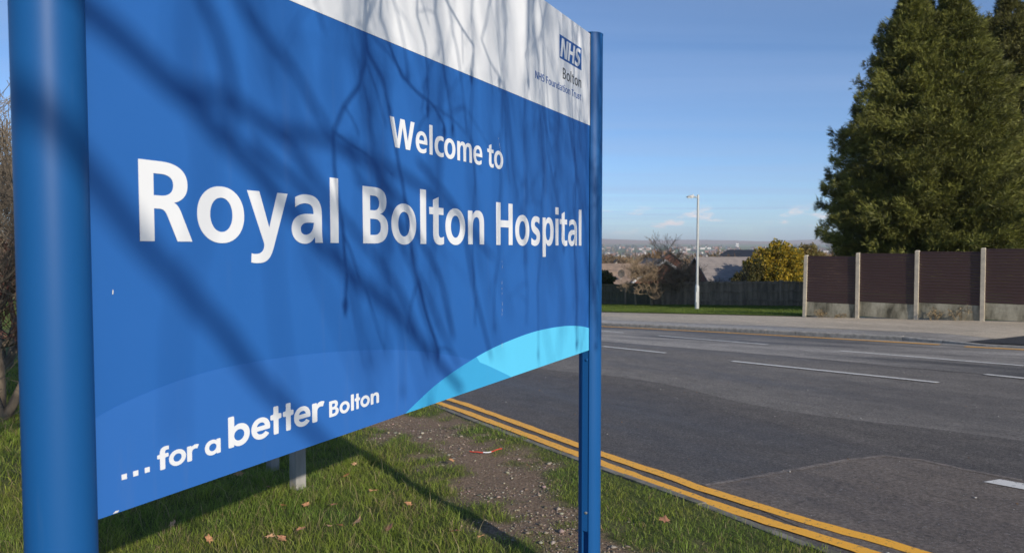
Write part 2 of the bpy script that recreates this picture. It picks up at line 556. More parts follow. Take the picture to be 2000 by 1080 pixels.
# the far lanes are an older, paler surface; the near edge is a newer darker one
mid_far = kb * 0.64 + ka * 0.36
strip(mid_far, offset(kb, 0.0) * 0.996 + ka * 0.004, 0.004, 'worn_surface', M['asphalt_far'], road)
mid_near = ka * 0.72 + kb * 0.28 + 0.15 * np.sin(np.linspace(0, 60, n_))[:, None]
strip(ka * 0.999 + kb * 0.001, mid_near, 0.004, 'newer_surface', M['asphalt_new'], road)
PATCH = [(1.55, 5.45), (2.16, 5.72), (3.04, 6.12), (3.42, 6.22), (3.65, 6.07), (3.86, 5.69), (4.08, 5.40), (5.6, 3.6), (7.0, 1.2), (5.2, -0.2), (4.3, 0.9), (2.0, 4.3)]
sheet(PATCH, 0.008, 'asphalt_patch', M['asphalt_patch'], road)
seam = resample(np.array(PATCH[:7]), .06) + rng.normal(0, .006, (len(resample(np.array(PATCH[:7]), .06)), 2))
strip(offset(seam, .02), offset(seam, -.03), 0.011, 'patch_seam', M['seam'], road)

# painted markings
def marking(pts, width, name, mat, dz=0.012, per=5):
    pl = resample(smooth_line(pts, per), 0.12) if len(pts) > 2 else resample(np.array(pts, float), 0.12)
    ja = rng.normal(0, 1, (2, len(pl)))
    return strip(offset(pl, width / 2) + (ja[0] * .0035)[:, None], offset(pl, -width / 2) + (ja[1] * .0035)[:, None], dz, name, mat, road)
YU = [(-9.2, 23.9), (-3.6, 14.45), (-0.95, 9.83), (-0.66, 9.36), (0.68, 6.85), (0.87, 6.49), (1.38, 5.62), (1.46, 5.44), (1.59, 5.24), (1.84, 4.86), (2.07, 4.52), (2.45, 4.02), (3.4, 2.5), (5.1, 0.0)]
YL = [(-9.35, 23.6), (-3.75, 14.15), (-1.02, 9.47), (-0.67, 8.88), (0.64, 6.50), (0.82, 6.17), (1.19, 5.51), (1.28, 5.34), (1.51, 4.97), (1.75, 4.61), (2.14, 4.06), (3.1, 2.5), (4.8, 0.0)]
marking(YU, 0.115, 'yellow_line', M['yellow_paint'])
marking(YL, 0.115, 'yellow_line', M['yellow_paint'])
marking([(-7.0, 35.8), (3.12, 23.85), (7.15, 18.95), (9.72, 15.52)], 0.17, 'yellow_line', M['yellow_faint'])
marking([(9.95, 15.0), (10.75, 14.05), (14.2, 9.9)], 0.17, 'yellow_line', M['yellow_faint'])
for a, b, w in [((2.24, 16.86), (3.39, 15.08), .12), ((4.32, 13.38), (6.42, 10.26), .12), ((4.18, 19.58), (6.14, 16.4), .11),
                ((7.07, 14.72), (8.89, 11.84), .11), ((7.61, 10.96), (8.4, 9.5), .12), ((0.2, 20.2), (1.3, 18.4), .12), ((1.6, 24.0), (3.4, 20.9), .11)]:
    marking([a, b], w, 'white_dash', M['white_paint'])
sheet([(3.74, 5.37), (3.91, 5.43), (4.75, 4.36), (4.60, 4.27)], 0.014, 'white_dash', M['white_paint'], road)

# kerbs
def kerb(name, pl, width, heights, mat, inward):
    """a row of kerb stones along a polyline"""
    root = empty(name, (0, 0, 0))
    tag(root, kind='structure')
    segs = resample(pl, 0.92)
    d = np.r_[0, np.cumsum(np.linalg.norm(np.diff(pl, axis=0), axis=1))]
    for i in range(len(segs) - 1):
        a, b = segs[i], segs[i + 1]
        t = (b - a) / np.linalg.norm(b - a)
        nrm = np.array([-t[1], t[0]]) * inward
        a2, b2 = a + t * 0.006, b - t * 0.006
        m = MB()
        v = []
        j = rng.uniform(-.006, .006)
        for q, hh in ((a2, heights(a)), (b2, heights(b))):
            for o, h in ((0, -.1), (0, hh * 0.75), (0.02 * 1, hh), (width, hh), (width, -.1)):
                p = q + nrm * o
                v.append((p[0], p[1], gz(*p) + h + j))
        m.add(v, [(0, 5, 6, 1), (1, 6, 7, 2), (2, 7, 8, 3), (3, 8, 9, 4), (0, 1, 2, 3, 4), (9, 8, 7, 6, 5)])
        m.build('kerb_stone', mat, root)
    return root
kerb('near_kerb', KN[14:-30], 0.085, lambda p: 0.040, M['kerb_dirty'], -1)
def hfar(p):
    return 0.11 if p[1] > 16.4 else (0.025 if p[1] < 15.3 else 0.025 + 0.085 * (p[1] - 15.3) / 1.1)
kerb('far_kerb', KF[10:-8], 0.13, hfar, M['kerb'], 1)

# far pavement, driveway crossing and far verge
def away(o):
    return offset(KF, o)
hz = np.array([hfar(p) - 0.012 for p in KF])
strip(away(0.12), away(1.5), hz, 'pavement_edge', M['pave_rough'])
pv = strip(away(1.48), away(7.2), hz + 0.004, 'pavement', M['pavement'])
tag(pv, kind='structure'); tag(bpy.data.objects['pavement_edge'], kind='structure')
dw = sheet([(10.35, 15.75), (11.0, 15.05), (13.2, 12.5), (15.6, 14.4), (14.2, 17.0), (12.5, 17.3)], 0.035, 'driveway', M['tarmac_black'])
tag(dw, kind='structure')
FDIR = np.array([3.81, -3.96]) / 5.495
FN = np.array([FDIR[1], -FDIR[0]]) * -1            # away from the road
F0 = np.array([10.77, 25.15])
vg = sheet([(10.85, 25.0), (4.05, 31.98), (-8.0, 44.6), (-3.0, 50.0), (5.6, 42.5), (14.6, 33.6), (14.2, 28.4)], 0.13, 'far_verge', M['turf'])
tag(vg, kind='structure')

# ------------------------------------------------------------------ near verge
SOIL = np.array([(-2.6, 10.6), (-1.75, 10.3), (-0.85, 8.6), (-0.39, 7.46), (0.05, 6.54), (0.34, 5.68), (0.56, 5.05), (0.85, 4.45), (1.1, 3.7), (0.6, 3.5), (0.31, 3.85), (-0.07, 4.36), (-0.38, 5.08), (-0.71, 5.91), (-1.06, 7.05), (-1.81, 8.0)])
def poly_dist(P, poly):
    """signed distance (negative inside) of points to a closed polygon"""
    P = np.asarray(P, float)
    n = len(poly)
    d = np.full(len(P), 1e9)
    ins = np.zeros(len(P), bool)
    for i in range(n):
        a, b = poly[i], poly[(i + 1) % n]
        ab = b - a
        t = np.clip(((P - a) @ ab) / (ab @ ab), 0, 1)
        d = np.minimum(d, np.linalg.norm(P - a - t[:, None] * ab, axis=1))
        c = ((a[1] > P[:, 1]) != (b[1] > P[:, 1])) & (P[:, 0] < (b[0] - a[0]) * (P[:, 1] - a[1]) / (b[1] - a[1] + 1e-12) + a[0])
        ins ^= c
    return np.where(ins, -d, d)
def vnoise(P, scale, seed):
    """smooth value noise on 2-D points"""
    r = np.random.default_rng(seed)
    tab = r.random((64, 64))
    q = np.asarray(P) * scale
    i = np.floor(q).astype(int)
    f = q - i
    f = f * f * (3 - 2 * f)
    g = lambda a, b: tab[a % 64, b % 64]
    return (g(i[:, 0], i[:, 1]) * (1 - f[:, 0]) + g(i[:, 0] + 1, i[:, 1]) * f[:, 0]) * (1 - f[:, 1]) + \
           (g(i[:, 0], i[:, 1] + 1) * (1 - f[:, 0]) + g(i[:, 0] + 1, i[:, 1] + 1) * f[:, 0]) * f[:, 1]
def fbm(P, s, seed):
    return (vnoise(P, s, seed) + .5 * vnoise(P, s * 2.1, seed + 1) + .25 * vnoise(P, s * 4.3, seed + 2)) / 1.75
def grassiness(P):
    d = poly_dist(P, SOIL) + (fbm(P, 1.6, 3) - .42) * 1.1 + (fbm(P, 6, 9) - .5) * 0.8
    return np.clip(d / 0.28 + 0.25, 0, 1)
def verge_z(P):
    P = np.asarray(P)
    return gz(P[:, 0], P[:, 1]) + 0.03 + (fbm(P, 1.1, 21) - .5) * 0.07 + (fbm(P, 7, 31) - .5) * 0.03
def build_verge():
    pl = resample(KN, 0.11)
    offs = np.r_[np.arange(0, 4.6, 0.09), np.geomspace(4.7, 40, 16)] + 0.095
    t = np.gradient(pl, axis=0)
    t /= np.linalg.norm(t, axis=1)[:, None]
    # a smooth normal keeps the rows from crossing
    kern = np.ones(41) / 41
    for k in range(2):
        t[:, k] = np.convolve(np.pad(t[:, k], 20, mode='edge'), kern, 'valid')
    t /= np.linalg.norm(t, axis=1)[:, None]
    # side towards the camera: right of travel (the line runs from far left to near right)
    nr = np.stack([t[:, 1], -t[:, 0]], 1)
    P = (pl[:, None, :] + nr[:, None, :] * offs[None, :, None]).reshape(-1, 2)
    z = verge_z(P)
    dk = np.tile(offs, len(pl))
    z = np.where(dk < 0.35, gz(P[:, 0], P[:, 1]) + 0.035 + (z - gz(P[:, 0], P[:, 1]) - 0.035) * (dk / 0.35), z)
    g = grassiness(P)
    V = np.c_[P, z]
    nO = len(offs)
    i, j = np.meshgrid(np.arange(len(pl) - 1), np.arange(nO - 1), indexing='ij')
    a = (i * nO + j).ravel()
    F = np.stack([a, a + 1, a + nO + 1, a + nO], 1)[:, ::-1]
    m = np_mesh('verge', V, F, np.repeat(g[:, None], 3, 1))
    o = link('verge', m, M['soil'], smooth=True)
    tag(o, kind='structure')
build_verge()
def near_kerb_dist(P):
    """distance from the near kerb on the verge side (negative on the road)"""
    P = np.asarray(P)
    pl = resample(KN, 0.2)
    d = np.full(len(P), 1e9); s = np.zeros(len(P))
    for i in range(len(pl) - 1):
        a, b = pl[i], pl[i + 1]
        ab = b - a
        t = np.clip(((P - a) @ ab) / (ab @ ab), 0, 1)
        dd = np.linalg.norm(P - a - t[:, None] * ab, axis=1)
        cr = ab[0] * (P[:, 1] - a[1]) - ab[1] * (P[:, 0] - a[0])
        m = dd < d
        d[m] = dd[m]; s[m] = cr[m]
    return np.where(s < 0, d, -d)

def blades(P, zb, h, w, cols, lean=0.55, seed=1):
    r = np.random.default_rng(seed)
    n = len(P)
    az = r.uniform(0, 2 * math.pi, n)
    la = r.uniform(0, 2 * math.pi, n)
    ln = h * lean * r.uniform(0.2, 1.3, n)
    side = np.stack([np.cos(az), np.sin(az), np.zeros(n)], 1) * w[:, None] / 2
    ld = np.stack([np.cos(la), np.sin(la), np.zeros(n)], 1) * ln[:, None]
    b = np.c_[P, zb]
    up = np.zeros((n, 3)); up[:, 2] = h
    mid = b + up * 0.55 + ld * 0.3
    tip = b + up * (1 - 0.25 * np.minimum(ln / h, 1))[:, None] + ld
    V = np.stack([b - side, b + side, mid + side * 0.75, mid - side * 0.75, tip], 1).reshape(-1, 3)
    o = np.arange(n)[:, None] * 5
    F = np.concatenate([np.c_[o, o + 1, o + 2], np.c_[o, o + 2, o + 3], np.c_[o + 3, o + 2, o + 4]])
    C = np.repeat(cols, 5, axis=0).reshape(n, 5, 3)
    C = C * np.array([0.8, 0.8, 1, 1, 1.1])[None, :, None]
    return V, F, C.reshape(-1, 3)

def near_grass():
    Vs, Fs, Cs, o = [], [], [], 0
    for (x0, x1, y0, y1, dens, hs, seed) in [(-4.2, 3.4, 2.3, 7.2, 3600, 1.0, 1), (-6.5, 1.2, 7.2, 14.0, 1500, 1.15, 2), (-14, -4.2, 3.0, 16.0, 420, 1.6, 3)]:
        r = np.random.default_rng(seed)
        n = int((x1 - x0) * (y1 - y0) * dens)
        P = np.c_[r.uniform(x0, x1, n), r.uniform(y0, y1, n)]
        kd = near_kerb_dist(P)
        g = grassiness(P)
        tuft = fbm(P, 5.5, 41)
        keep = (kd > 0.055 + (fbm(P, 9, 77) - 0.5) * 0.12) & (r.random(n) < np.clip(g * 1.05 + 0.02, 0.03, 1) * np.clip(0.25 + 1.3 * tuft, 0.2, 1.1))
        P, g, tuft, kd = P[keep], g[keep], tuft[keep], kd[keep]
        n = len(P)
        lush = np.clip((kd - 0.9) / 1.2, 0, 1)
        h = hs * (0.022 + 0.034 * r.random(n) + 0.045 * lush * tuft) * (0.55 + 0.6 * g)
        w = 0.0034 * r.uniform(0.7, 1.4, n) * (1.0 if hs < 1.1 else (1.4 if hs < 1.5 else 2.2))
        base = np.array([0.27, 0.345, 0.056])
        cols = base[None, :] * r.uniform(0.55, 1.25, n)[:, None]
        hue = fbm(P, 2.3, 55)[:, None]
        cols = cols * (1 + (hue - .5) * np.array([0.7, 0.25, 0.2]))
        dry = r.random(n) < 0.10 + 0.16 * (1 - g) + 0.35 * np.clip(fbm(P, 3.4, 66) * 3 - 1.75, 0, 1)
        cols[dry] = np.array([0.38, 0.30, 0.15]) * r.uniform(0.6, 1.2, dry.sum())[:, None]
        long_ = (r.random(n) < 0.016) & (lush > .3)
        h[long_] *= r.uniform(1.5, 2.4, long_.sum())
        cols[long_] = np.array([0.46, 0.37, 0.19]) * r.uniform(.6, 1.1, long_.sum())[:, None]
        clump = (fbm(P, 2.6, 88) > .60) & (lush > .2)
        h[clump] *= 1.45
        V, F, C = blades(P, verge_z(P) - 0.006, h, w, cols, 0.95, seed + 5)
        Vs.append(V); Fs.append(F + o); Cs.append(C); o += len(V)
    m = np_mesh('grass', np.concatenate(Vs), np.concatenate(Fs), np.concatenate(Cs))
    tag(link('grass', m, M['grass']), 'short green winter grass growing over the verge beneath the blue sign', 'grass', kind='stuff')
near_grass()

def stones(name, P, size, cols, zf, seed, label, sink=0.3):
    """many small pebbles in one mesh"""
    r = np.random.default_rng(seed)
    n = len(P)
    base = np.array([(1, 0, 0), (-1, 0, 0), (0, 1, 0), (0, -1, 0), (0, 0, 1), (0, 0, -.6), (.6, .6, .5), (-.6, .6, .5), (-.6, -.6, .5), (.6, -.6, .5)], float)
    tri = np.array([(0, 6, 4), (6, 2, 4), (2, 7, 4), (7, 1, 4), (1, 8, 4), (8, 3, 4), (3, 9, 4), (9, 0, 4), (0, 2, 6), (2, 1, 7), (1, 3, 8), (3, 0, 9), (0, 5, 2), (2, 5, 1), (1, 5, 3), (3, 5, 0)])
    jit = base[None] * (1 + r.uniform(-.35, .35, (n, len(base), 1)))
    a = r.uniform(0, 6.28, n)
    sc = np.stack([size * r.uniform(.7, 1.3, n), size * r.uniform(.6, 1.1, n), size * r.uniform(.4, .75, n)], 1)
    q = jit * sc[:, None, :]
    x = q[..., 0] * np.cos(a)[:, None] - q[..., 1] * np.sin(a)[:, None]
    y = q[..., 0] * np.sin(a)[:, None] + q[..., 1] * np.cos(a)[:, None]
    z = q[..., 2]
    V = np.stack([x + P[:, 0:1], y + P[:, 1:2], z + (zf + size * sink)[:, None]], -1).reshape(-1, 3)
    F = (np.arange(n)[:, None, None] * len(base) + tri[None]).reshape(-1, 3)
    C = np.repeat(cols, len(base), axis=0)
    m = np_mesh(name, V, F, C)
    tag(link(name, m, M['stone']), label, name.replace('_', ' '), kind='stuff')
def gravel():
    r = np.random.default_rng(5)
    n = 46000
    P = np.c_[r.uniform(-2.8, 1.6, n), r.uniform(3.2, 10.5, n)]
    g = grassiness(P)
    kd = near_kerb_dist(P)
    prob = (1 - g) * np.clip(fbm(P, 3.0, 91) * 2.4 - 0.65, 0.05, 1) * np.where(P[:, 1] < 5.6, 1, 0.55)
    k = (r.random(n) < prob) & (kd > 0.15)
    P = P[k]; n = len(P)
    size = 0.004 + 0.007 * r.random(n) ** 2 + 0.018 * (r.random(n) < 0.05) * r.random(n)
    tone = r.uniform(0.10, 0.36, n)
    cols = tone[:, None] * np.array([1.0, 0.86, 0.68]) * r.uniform(.88, 1.12, (n, 3))
    stones('gravel', P, size, cols, verge_z(P), 6, 'small grey and buff gravel in the bare soil by the sign')
gravel()
def road_grit():
    r = np.random.default_rng(15)
    n = 420
    P = np.c_[r.uniform(-1, 8, n), r.uniform(3.5, 14, n)]
    kd = near_kerb_dist(P)
    P = P[kd < -0.05]; n = len(P)
    size = 0.003 + 0.008 * r.random(n) ** 3
    cols = np.where(r.random(n)[:, None] < .6, np.array([.5, .48, .44])[None], np.array([.28, .16, .08])[None]) * r.uniform(.5, 1.2, n)[:, None]
    stones('road_grit', P, size, cols, gz(P[:, 0], P[:, 1]) + .01, 16, 'scattered pale grit lying on the dark road')
road_grit()

# ------------------------------------------------------------------ hospital sign
S2 = np.array([0.47656, 0.87914])                 # along the board, left to right
N2 = np.array([0.87914, -0.47656])                # out of its face
RBW = np.array([0.39386, 3.5, 1.07792])           # lower right corner of its face
SIGN_Z = -0.25
sign = empty('hospital_sign', (RBW[0], RBW[1], SIGN_Z), math.atan2(S2[1], S2[0]))
tag(sign, 'large blue and white hospital sign board between two round blue posts', 'sign')
B0 = RBW[2] - SIGN_Z                               # local height of the board's lower edge
# board panel with softened edges
mb = MB()
mb.box((-1.2525, 0.015, B0 + 0.7995), (2.515, 0.030, 1.599))
panel = mb.build('panel', M['blue'], sign)
bv = panel.modifiers.new('bevel', 'BEVEL'); bv.width = 0.0015; bv.segments = 2
def flat(name, poly, mat, n0, n1, parent=sign):
    """a vinyl sheet on the face: polygon in board coordinates, n0..n1 proud of it"""
    mb = MB()
    k = len(poly)
    v = [(x, -n1, B0 + y) for x, y in poly] + [(x, -n0, B0 + y) for x, y in poly]
    f = [tuple(range(k)), tuple(range(2 * k - 1, k - 1, -1))] + [(i, k + i, k + (i + 1) % k, (i + 1) % k) for i in range(k)]
    mb.add(v, f)
    return mb.build(name, mat, parent)
flat('white_band', [(-2.508, 1.1417), (0.004, 1.1417), (0.004, 1.5985), (-2.508, 1.5985)], M['white'], -0.0005, 0.0010)
hill = smooth_line([(-2.508, .1955), (-2.4355, .2180), (-2.3218, .2395), (-2.1906, .2495), (-1.95, .2450), (-1.637, .2160), (-1.3688, .1700), (-1.105, .1040), (-.8907, .0240), (-.835, .0008)], 10)
flat('pale_blue_arc', [(-2.508, .0008)] + [tuple(p) for p in hill], M['blue_hill'], -0.0005, 0.0006)
cy = smooth_line([(-1.535, .0008), (-1.5123, .0100), (-1.3697, .0616), (-1.21, .0999), (-1.0306, .1312), (-.8265, .1520), (-.5922, .1629), (-.3206, .1560), (-.12, .1360), (.004, .1140)], 10)
flat('cyan_arc', [tuple(p) for p in cy] + [(.004, .0008)], M['cyan'], -0.0005, 0.0010)
ov = [tuple(p) for p in cy if p[0] < -1.100] + [tuple(p) for p in hill if p[0] > -1.098]
flat('deeper_cyan_arc', ov, M['cyan_dark'], -0.0005, 0.0014)

# glyphs -------------------------------------------------------------
GL = {
 'R': ["M0 0L0 700L210 700C370 700 466 635 466 510C466 415 405 362 325 344C360 335 380 300 397 262L506 0L355 0L262 225C240 275 215 286 180 286L134 286L134 0Z", "M134 401L134 591L205 591C280 591 324 560 324 500C324 435 280 401 205 401Z"],
 'y': ["M0 518L151 518L274 150L388 518L527 518L330 -50C290 -165 240 -212 130 -212C95 -212 58 -209 38 -203L46 -112C68 -118 85 -119 105 -119C165 -119 208 -85 207 -30C207 -15 203 -5 198 8Z"],
 'a': ["M462 0L347 0C345 25 343 48 343 72C310 20 255 -12 185 -12C75 -12 0 55 0 148C0 265 105 318 240 318L325 318C325 400 290 432 205 432C150 432 95 412 52 382L56 490C105 517 160 530 220 530C380 530 450 462 450 310L450 130C450 85 455 40 462 0Z", "M327 222L255 222C175 222 128 195 128 150C128 110 155 88 200 88C275 88 327 140 327 222Z"],
 'l': ["M0 0L0 749L134 749L134 0Z"],
 'i': ["M0 0L0 518L134 518L134 0Z", "M-4 598L-4 738L138 738L138 598Z"],
 't': ["M93 418L0 418L0 518L93 518L93 622L227 668L227 518L349 518L349 418L227 418L227 175C227 115 245 92 290 92C320 92 340 98 361 108L361 5C330 -8 295 -12 260 -12C145 -12 93 50 93 160Z"],
 'n': ["M0 0L0 518L127 518L127 440C165 498 215 530 285 530C415 530 475 450 475 320L475 0L341 0L341 290C341 375 318 425 250 425C175 425 134 365 134 270L134 0Z"],
 'H': ["M0 0L0 700L140 700L140 412L421 412L421 700L561 700L561 0L421 0L421 295L140 295L140 0Z"],
 's': ["M338 500L328 393C290 415 250 428 208 428C165 428 140 412 140 385C140 355 170 342 225 322C320 288 362 240 362 160C362 50 275 -12 155 -12C100 -12 50 -2 8 18L15 130C60 105 105 92 150 92C195 92 224 110 224 142C224 175 195 190 135 212C45 245 2 292 2 372C2 470 80 530 195 530C250 530 300 518 338 500Z"],
 'p': ["M0 -215L0 518L125 518L125 440C160 498 210 530 270 530C405 530 480 425 480 262C480 95 400 -12 272 -12C215 -12 170 10 134 62L134 -215Z", "M130 258C130 360 170 424 238 424C305 424 340 362 340 258C340 155 305 94 238 94C170 94 130 155 130 258Z"],
 'B': ["M0 0L0 700L225 700C380 700 452 640 452 530C452 450 405 390 325 372C425 358 482 295 482 200C482 75 385 0 225 0Z", "M134 412L134 594L205 594C280 594 312 562 312 505C312 445 280 412 205 412Z", "M134 106L134 306L210 306C300 306 340 272 340 208C340 140 300 106 210 106Z"],
 'e': ["M482 218L132 218C138 130 190 90 270 90C335 90 385 108 440 138L440 35C385 2 330 -12 255 -12C95 -12 0 85 0 258C0 420 100 530 250 530C405 530 482 415 482 255Z", "M132 305L358 305C354 385 315 432 250 432C185 432 138 385 132 305Z"],
 'c': ["M408 10C372 -5 325 -12 275 -12C105 -12 0 88 0 255C0 422 110 530 282 530C330 530 370 523 405 510L394 402C362 415 330 422 298 422C200 422 140 360 140 260C140 158 200 96 298 96C335 96 372 104 403 118Z"],
 'm': ["M0 0L0 518L127 518L127 445C165 500 210 530 272 530C340 530 390 500 415 445C450 500 505 530 575 530C690 530 750 455 750 325L750 0L616 0L616 300C616 380 592 425 540 425C478 425 442 370 442 280L442 0L308 0L308 300C308 380 285 425 232 425C172 425 134 370 134 280L134 0Z"],
 'W': ["M0 700L150 700L282 190L402 700L560 700L682 190L812 700L958 700L770 0L600 0L480 505L358 0L190 0Z"],
 'N': ["M0 0L0 700L175 700L410 215L410 700L545 700L545 0L372 0L135 490L135 0Z"],
 'F': ["M0 0L0 700L390 700L390 588L134 588L134 415L370 415L370 305L134 305L134 0Z"],
 'T': ["M170 0L170 588L0 588L0 700L474 700L474 588L304 588L304 0Z"],
 'r': ["M0 0L0 518L122 518L122 425C145 490 190 530 250 530C268 530 285 528 300 524L300 398C285 405 262 408 240 408C165 408 134 340 134 245L134 0Z"],
 'S': ["M420 680L410 555C370 580 315 596 265 596C205 596 165 572 165 528C165 480 205 465 280 432C395 385 450 320 450 215C450 75 345 -12 185 -12C115 -12 55 0 5 25L15 160C65 125 125 104 180 104C250 104 298 138 298 190C298 240 262 262 180 298C65 345 15 405 15 505C15 630 115 712 260 712C320 712 370 700 420 680Z"],
}
WD = {'R': 506, 'y': 527, 'a': 462, 'l': 134, 'i': 134, 't': 361, 'n': 475, 'H': 561, 's': 362, 'p': 480, 'B': 482, 'o': 530, 'e': 482, 'c': 408, 'm': 750, 'W': 958, 'N': 545, 'F': 390, 'T': 474, 'r': 300, 'S': 450, 'u': 475, 'd': 480}
SOFT = {
 'f': (345, ["M80 0L80 385L0 385L0 515L80 515L80 560C80 690 150 752 265 752C295 752 320 748 345 742L345 622C325 627 312 629 292 629C247 629 230 605 230 560L230 515L335 515L335 385L230 385L230 0Z"]),
 'r': (400, ["M0 0L0 518L150 518L150 455C185 505 235 530 295 530C335 530 370 520 400 503L345 375C325 388 305 393 280 393C205 393 160 350 160 270L160 0Z"]),
 'a': (590, ["M590 0L440 0L440 50C400 10 340 -12 275 -12C110 -12 0 105 0 260C0 415 110 530 275 530C340 530 400 508 440 468L440 518L590 518Z"], (295, 260, 142, 136)),
 'b': (590, ["M0 0L0 740L160 740L160 475C200 510 250 530 310 530C475 530 590 415 590 260C590 105 475 -12 310 -12C245 -12 190 10 150 50L150 0Z"], (296, 260, 142, 136)),
 'e': (560, ["M552 205L155 205C170 145 222 112 290 112C340 112 388 130 418 165L528 92C470 25 388 -12 290 -12C115 -12 0 105 0 260C0 415 115 530 285 530C448 530 560 415 560 265C560 242 558 225 552 205Z", "M158 318L405 318C390 375 345 408 285 408C225 408 175 375 158 318Z"]),
 't': (345, ["M98 0L98 385L0 385L0 515L98 515L98 715L250 715L250 515L345 515L345 385L250 385L250 0Z"]),
 'B': (500, ["M0 0L0 700L250 700C390 700 460 635 460 525C460 455 430 400 370 375C455 350 500 290 500 205C500 75 405 0 250 0Z", "M150 420L150 575L225 575C285 575 312 548 312 500C312 448 285 420 225 420Z", "M150 125L150 305L235 305C312 305 345 270 345 215C345 155 312 125 235 125Z"]),
 'l': (155, ["M0 0L0 740L155 740L155 0Z"]),
 'n': (500, ["M0 0L0 518L148 518L148 455C185 505 235 530 300 530C430 530 500 450 500 320L500 0L346 0L346 290C346 360 318 400 258 400C195 400 155 355 155 270L155 0Z"]),
 'o': (590, []),
}
def ell(cx, cy, rx, ry, n=40, e=2.0):
    out = []
    for k in range(n):
        a = 2 * math.pi * k / n
        c, s = math.cos(a), math.sin(a)
        out.append((cx + rx * math.copysign(abs(c) ** (2 / e), c), cy + ry * math.copysign(abs(s) ** (2 / e), s)))
    return out
def parse(path, n=9):
    toks, cur = [], ''
    for ch in path:
        if ch in 'MLCZ':
            if cur.strip():
                toks.append(cur)
            toks.append(ch); cur = ''
        else:
            cur += ch
    pts, i, cp = [], 0, None
    while i < len(toks):
        c = toks[i]
        if c == 'Z':
            i += 1
            continue
        nums = [float(x) for x in toks[i + 1].split()]
        if c in 'ML':
            cp = (nums[0], nums[1]); pts.append(cp)
        else:
            p0, p1, p2, p3 = cp, nums[0:2], nums[2:4], nums[4:6]
            for k in range(1, n + 1):
                t = k / n
                pts.append(tuple((1 - t) ** 3 * p0[d] + 3 * (1 - t) ** 2 * t * p1[d] + 3 * (1 - t) * t * t * p2[d] + t ** 3 * p3[d] for d in (0, 1)))
            cp = tuple(p3)
        i += 2
    if math.dist(pts[0], pts[-1]) < 1e-6:
        pts.pop()
    return pts
def soften(pts, r):
    out, n = [], len(pts)
    for i in range(n):
        p, q, s = np.array(pts[i - 1]), np.array(pts[i]), np.array(pts[(i + 1) % n])
        a, b = p - q, s - q
        la, lb = np.linalg.norm(a), np.linalg.norm(b)
        ca = (a @ b) / (la * lb + 1e-9)
        if ca > -0.75:
            rr = min(r, la * .45, lb * .45)
            p1, p2 = q + a / la * rr, q + b / lb * rr
            for t in (0, .25, .5, .75, 1):
                out.append(tuple((1 - t) ** 2 * p1 + 2 * (1 - t) * t * q + t * t * p2))
        else:
            out.append(tuple(q))
    return out
def outline(ch, soft=False):
    if soft:
        d = SOFT[ch]
        if ch == 'o':
            return [ell(295, 259, 295, 271), ell(295, 259, 146, 136)], 590
        L = [soften(parse(p), 34) for p in d[1]]
        if len(d) > 2:
            L.append(ell(*d[2]))
        return L, d[0]
    if ch == 'o':
        return [ell(265, 259, 265, 271, 44, 2.12), ell(265, 259, 127, 164, 44, 2.1)], 530
    if ch == 'u':
        return [[(475 - x, 518 - y) for x, y in parse(GL['n'][0])]], 475
    if ch == 'd':
        return [[(480 - x, 518 - y) for x, y in parse(p)] for p in GL['p']], 480
    return [parse(p) for p in GL[ch]], WD[ch]
def word_mesh(name, items, mat, n0, n1, thin=0.0, parent=sign):
    """items: list of loops (each a list of (s, b) board points) -> one flat extruded mesh of the word"""
    cu = bpy.data.curves.new(name, 'CURVE')
    cu.dimensions = '2D'
    cu.fill_mode = 'BOTH'
    cu.extrude = (n1 - n0) / 2
    cu.offset = thin
    for loop in items:
        sp_ = cu.splines.new('POLY')
        sp_.points.add(len(loop) - 1)
        for q, (x, y) in zip(sp_.points, loop):
            q.co = (x, y, 0, 1)
        sp_.use_cyclic_u = True
    tmp = bpy.data.objects.new('tmp_word', cu)
    COL.objects.link(tmp)
    dg = bpy.context.evaluated_depsgraph_get()
    me = bpy.data.meshes.new_from_object(tmp.evaluated_get(dg))
    bpy.data.objects.remove(tmp)
    bpy.data.curves.remove(cu)
    me.name = name
    me.transform(Matrix(((1, 0, 0, 0), (0, 0, -1, -(n0 + n1) / 2), (0, 1, 0, B0), (0, 0, 0, 1))))
    me.materials.clear()
    return link(name, me, mat, parent)
def place(chars, base, unit, soft=False, slant=0.0):
    """chars: (char, left, width or None)"""
    L = []
    for ch, left, w in chars:
        loops, gw = outline(ch, soft)
        sx = unit if w is None else w / gw
        for lp in loops:
            L.append([(left + x * sx + slant * y * unit, base + y * unit) for x, y in lp])
    return L
def run(text, left, right, base, unit, gap):
    """set a line with regular side bearings, then fit it between left and right"""
    x, pos = 0.0, []
    for ch in text:
        if ch == ' ':
            x += 230
            continue
        pos.append((ch, x))
        x += outline(ch)[1] + gap - (40 if ch == 'T' else 0)
    total = pos[-1][1] + outline(pos[-1][0])[1]
    k = (right - left) / total
    return place([(c, left + p * k, outline(c)[1] * k) for c, p in pos], base, unit)
u2 = 0.165 / 700
word_mesh('lettering', place([('R', -2.4035, None), ('o', -2.2709, None), ('y', -2.1361, None), ('a', -1.9990, None), ('l', -1.8610, None)], .5365, u2), M['white'], -.0003, .0012)
word_mesh('lettering', place([('B', -1.7285, None), ('o', -1.5981, None), ('l', -1.4500, None), ('t', -1.4001, None), ('o', -1.3052, None), ('n', -1.1602, None)], .5362, u2), M['white'], -.0003, .0012)
word_mesh('lettering', place([('H', -.9556, None), ('o', -.7998, None), ('s', -.6569, None), ('p', -.5454, None), ('i', -.4110, None), ('t', -.3642, None), ('a', -.2674, .1065), ('l', -.1385, None)], .5350, u2), M['white'], -.0003, .0012)
u1 = 0.0905 / 700
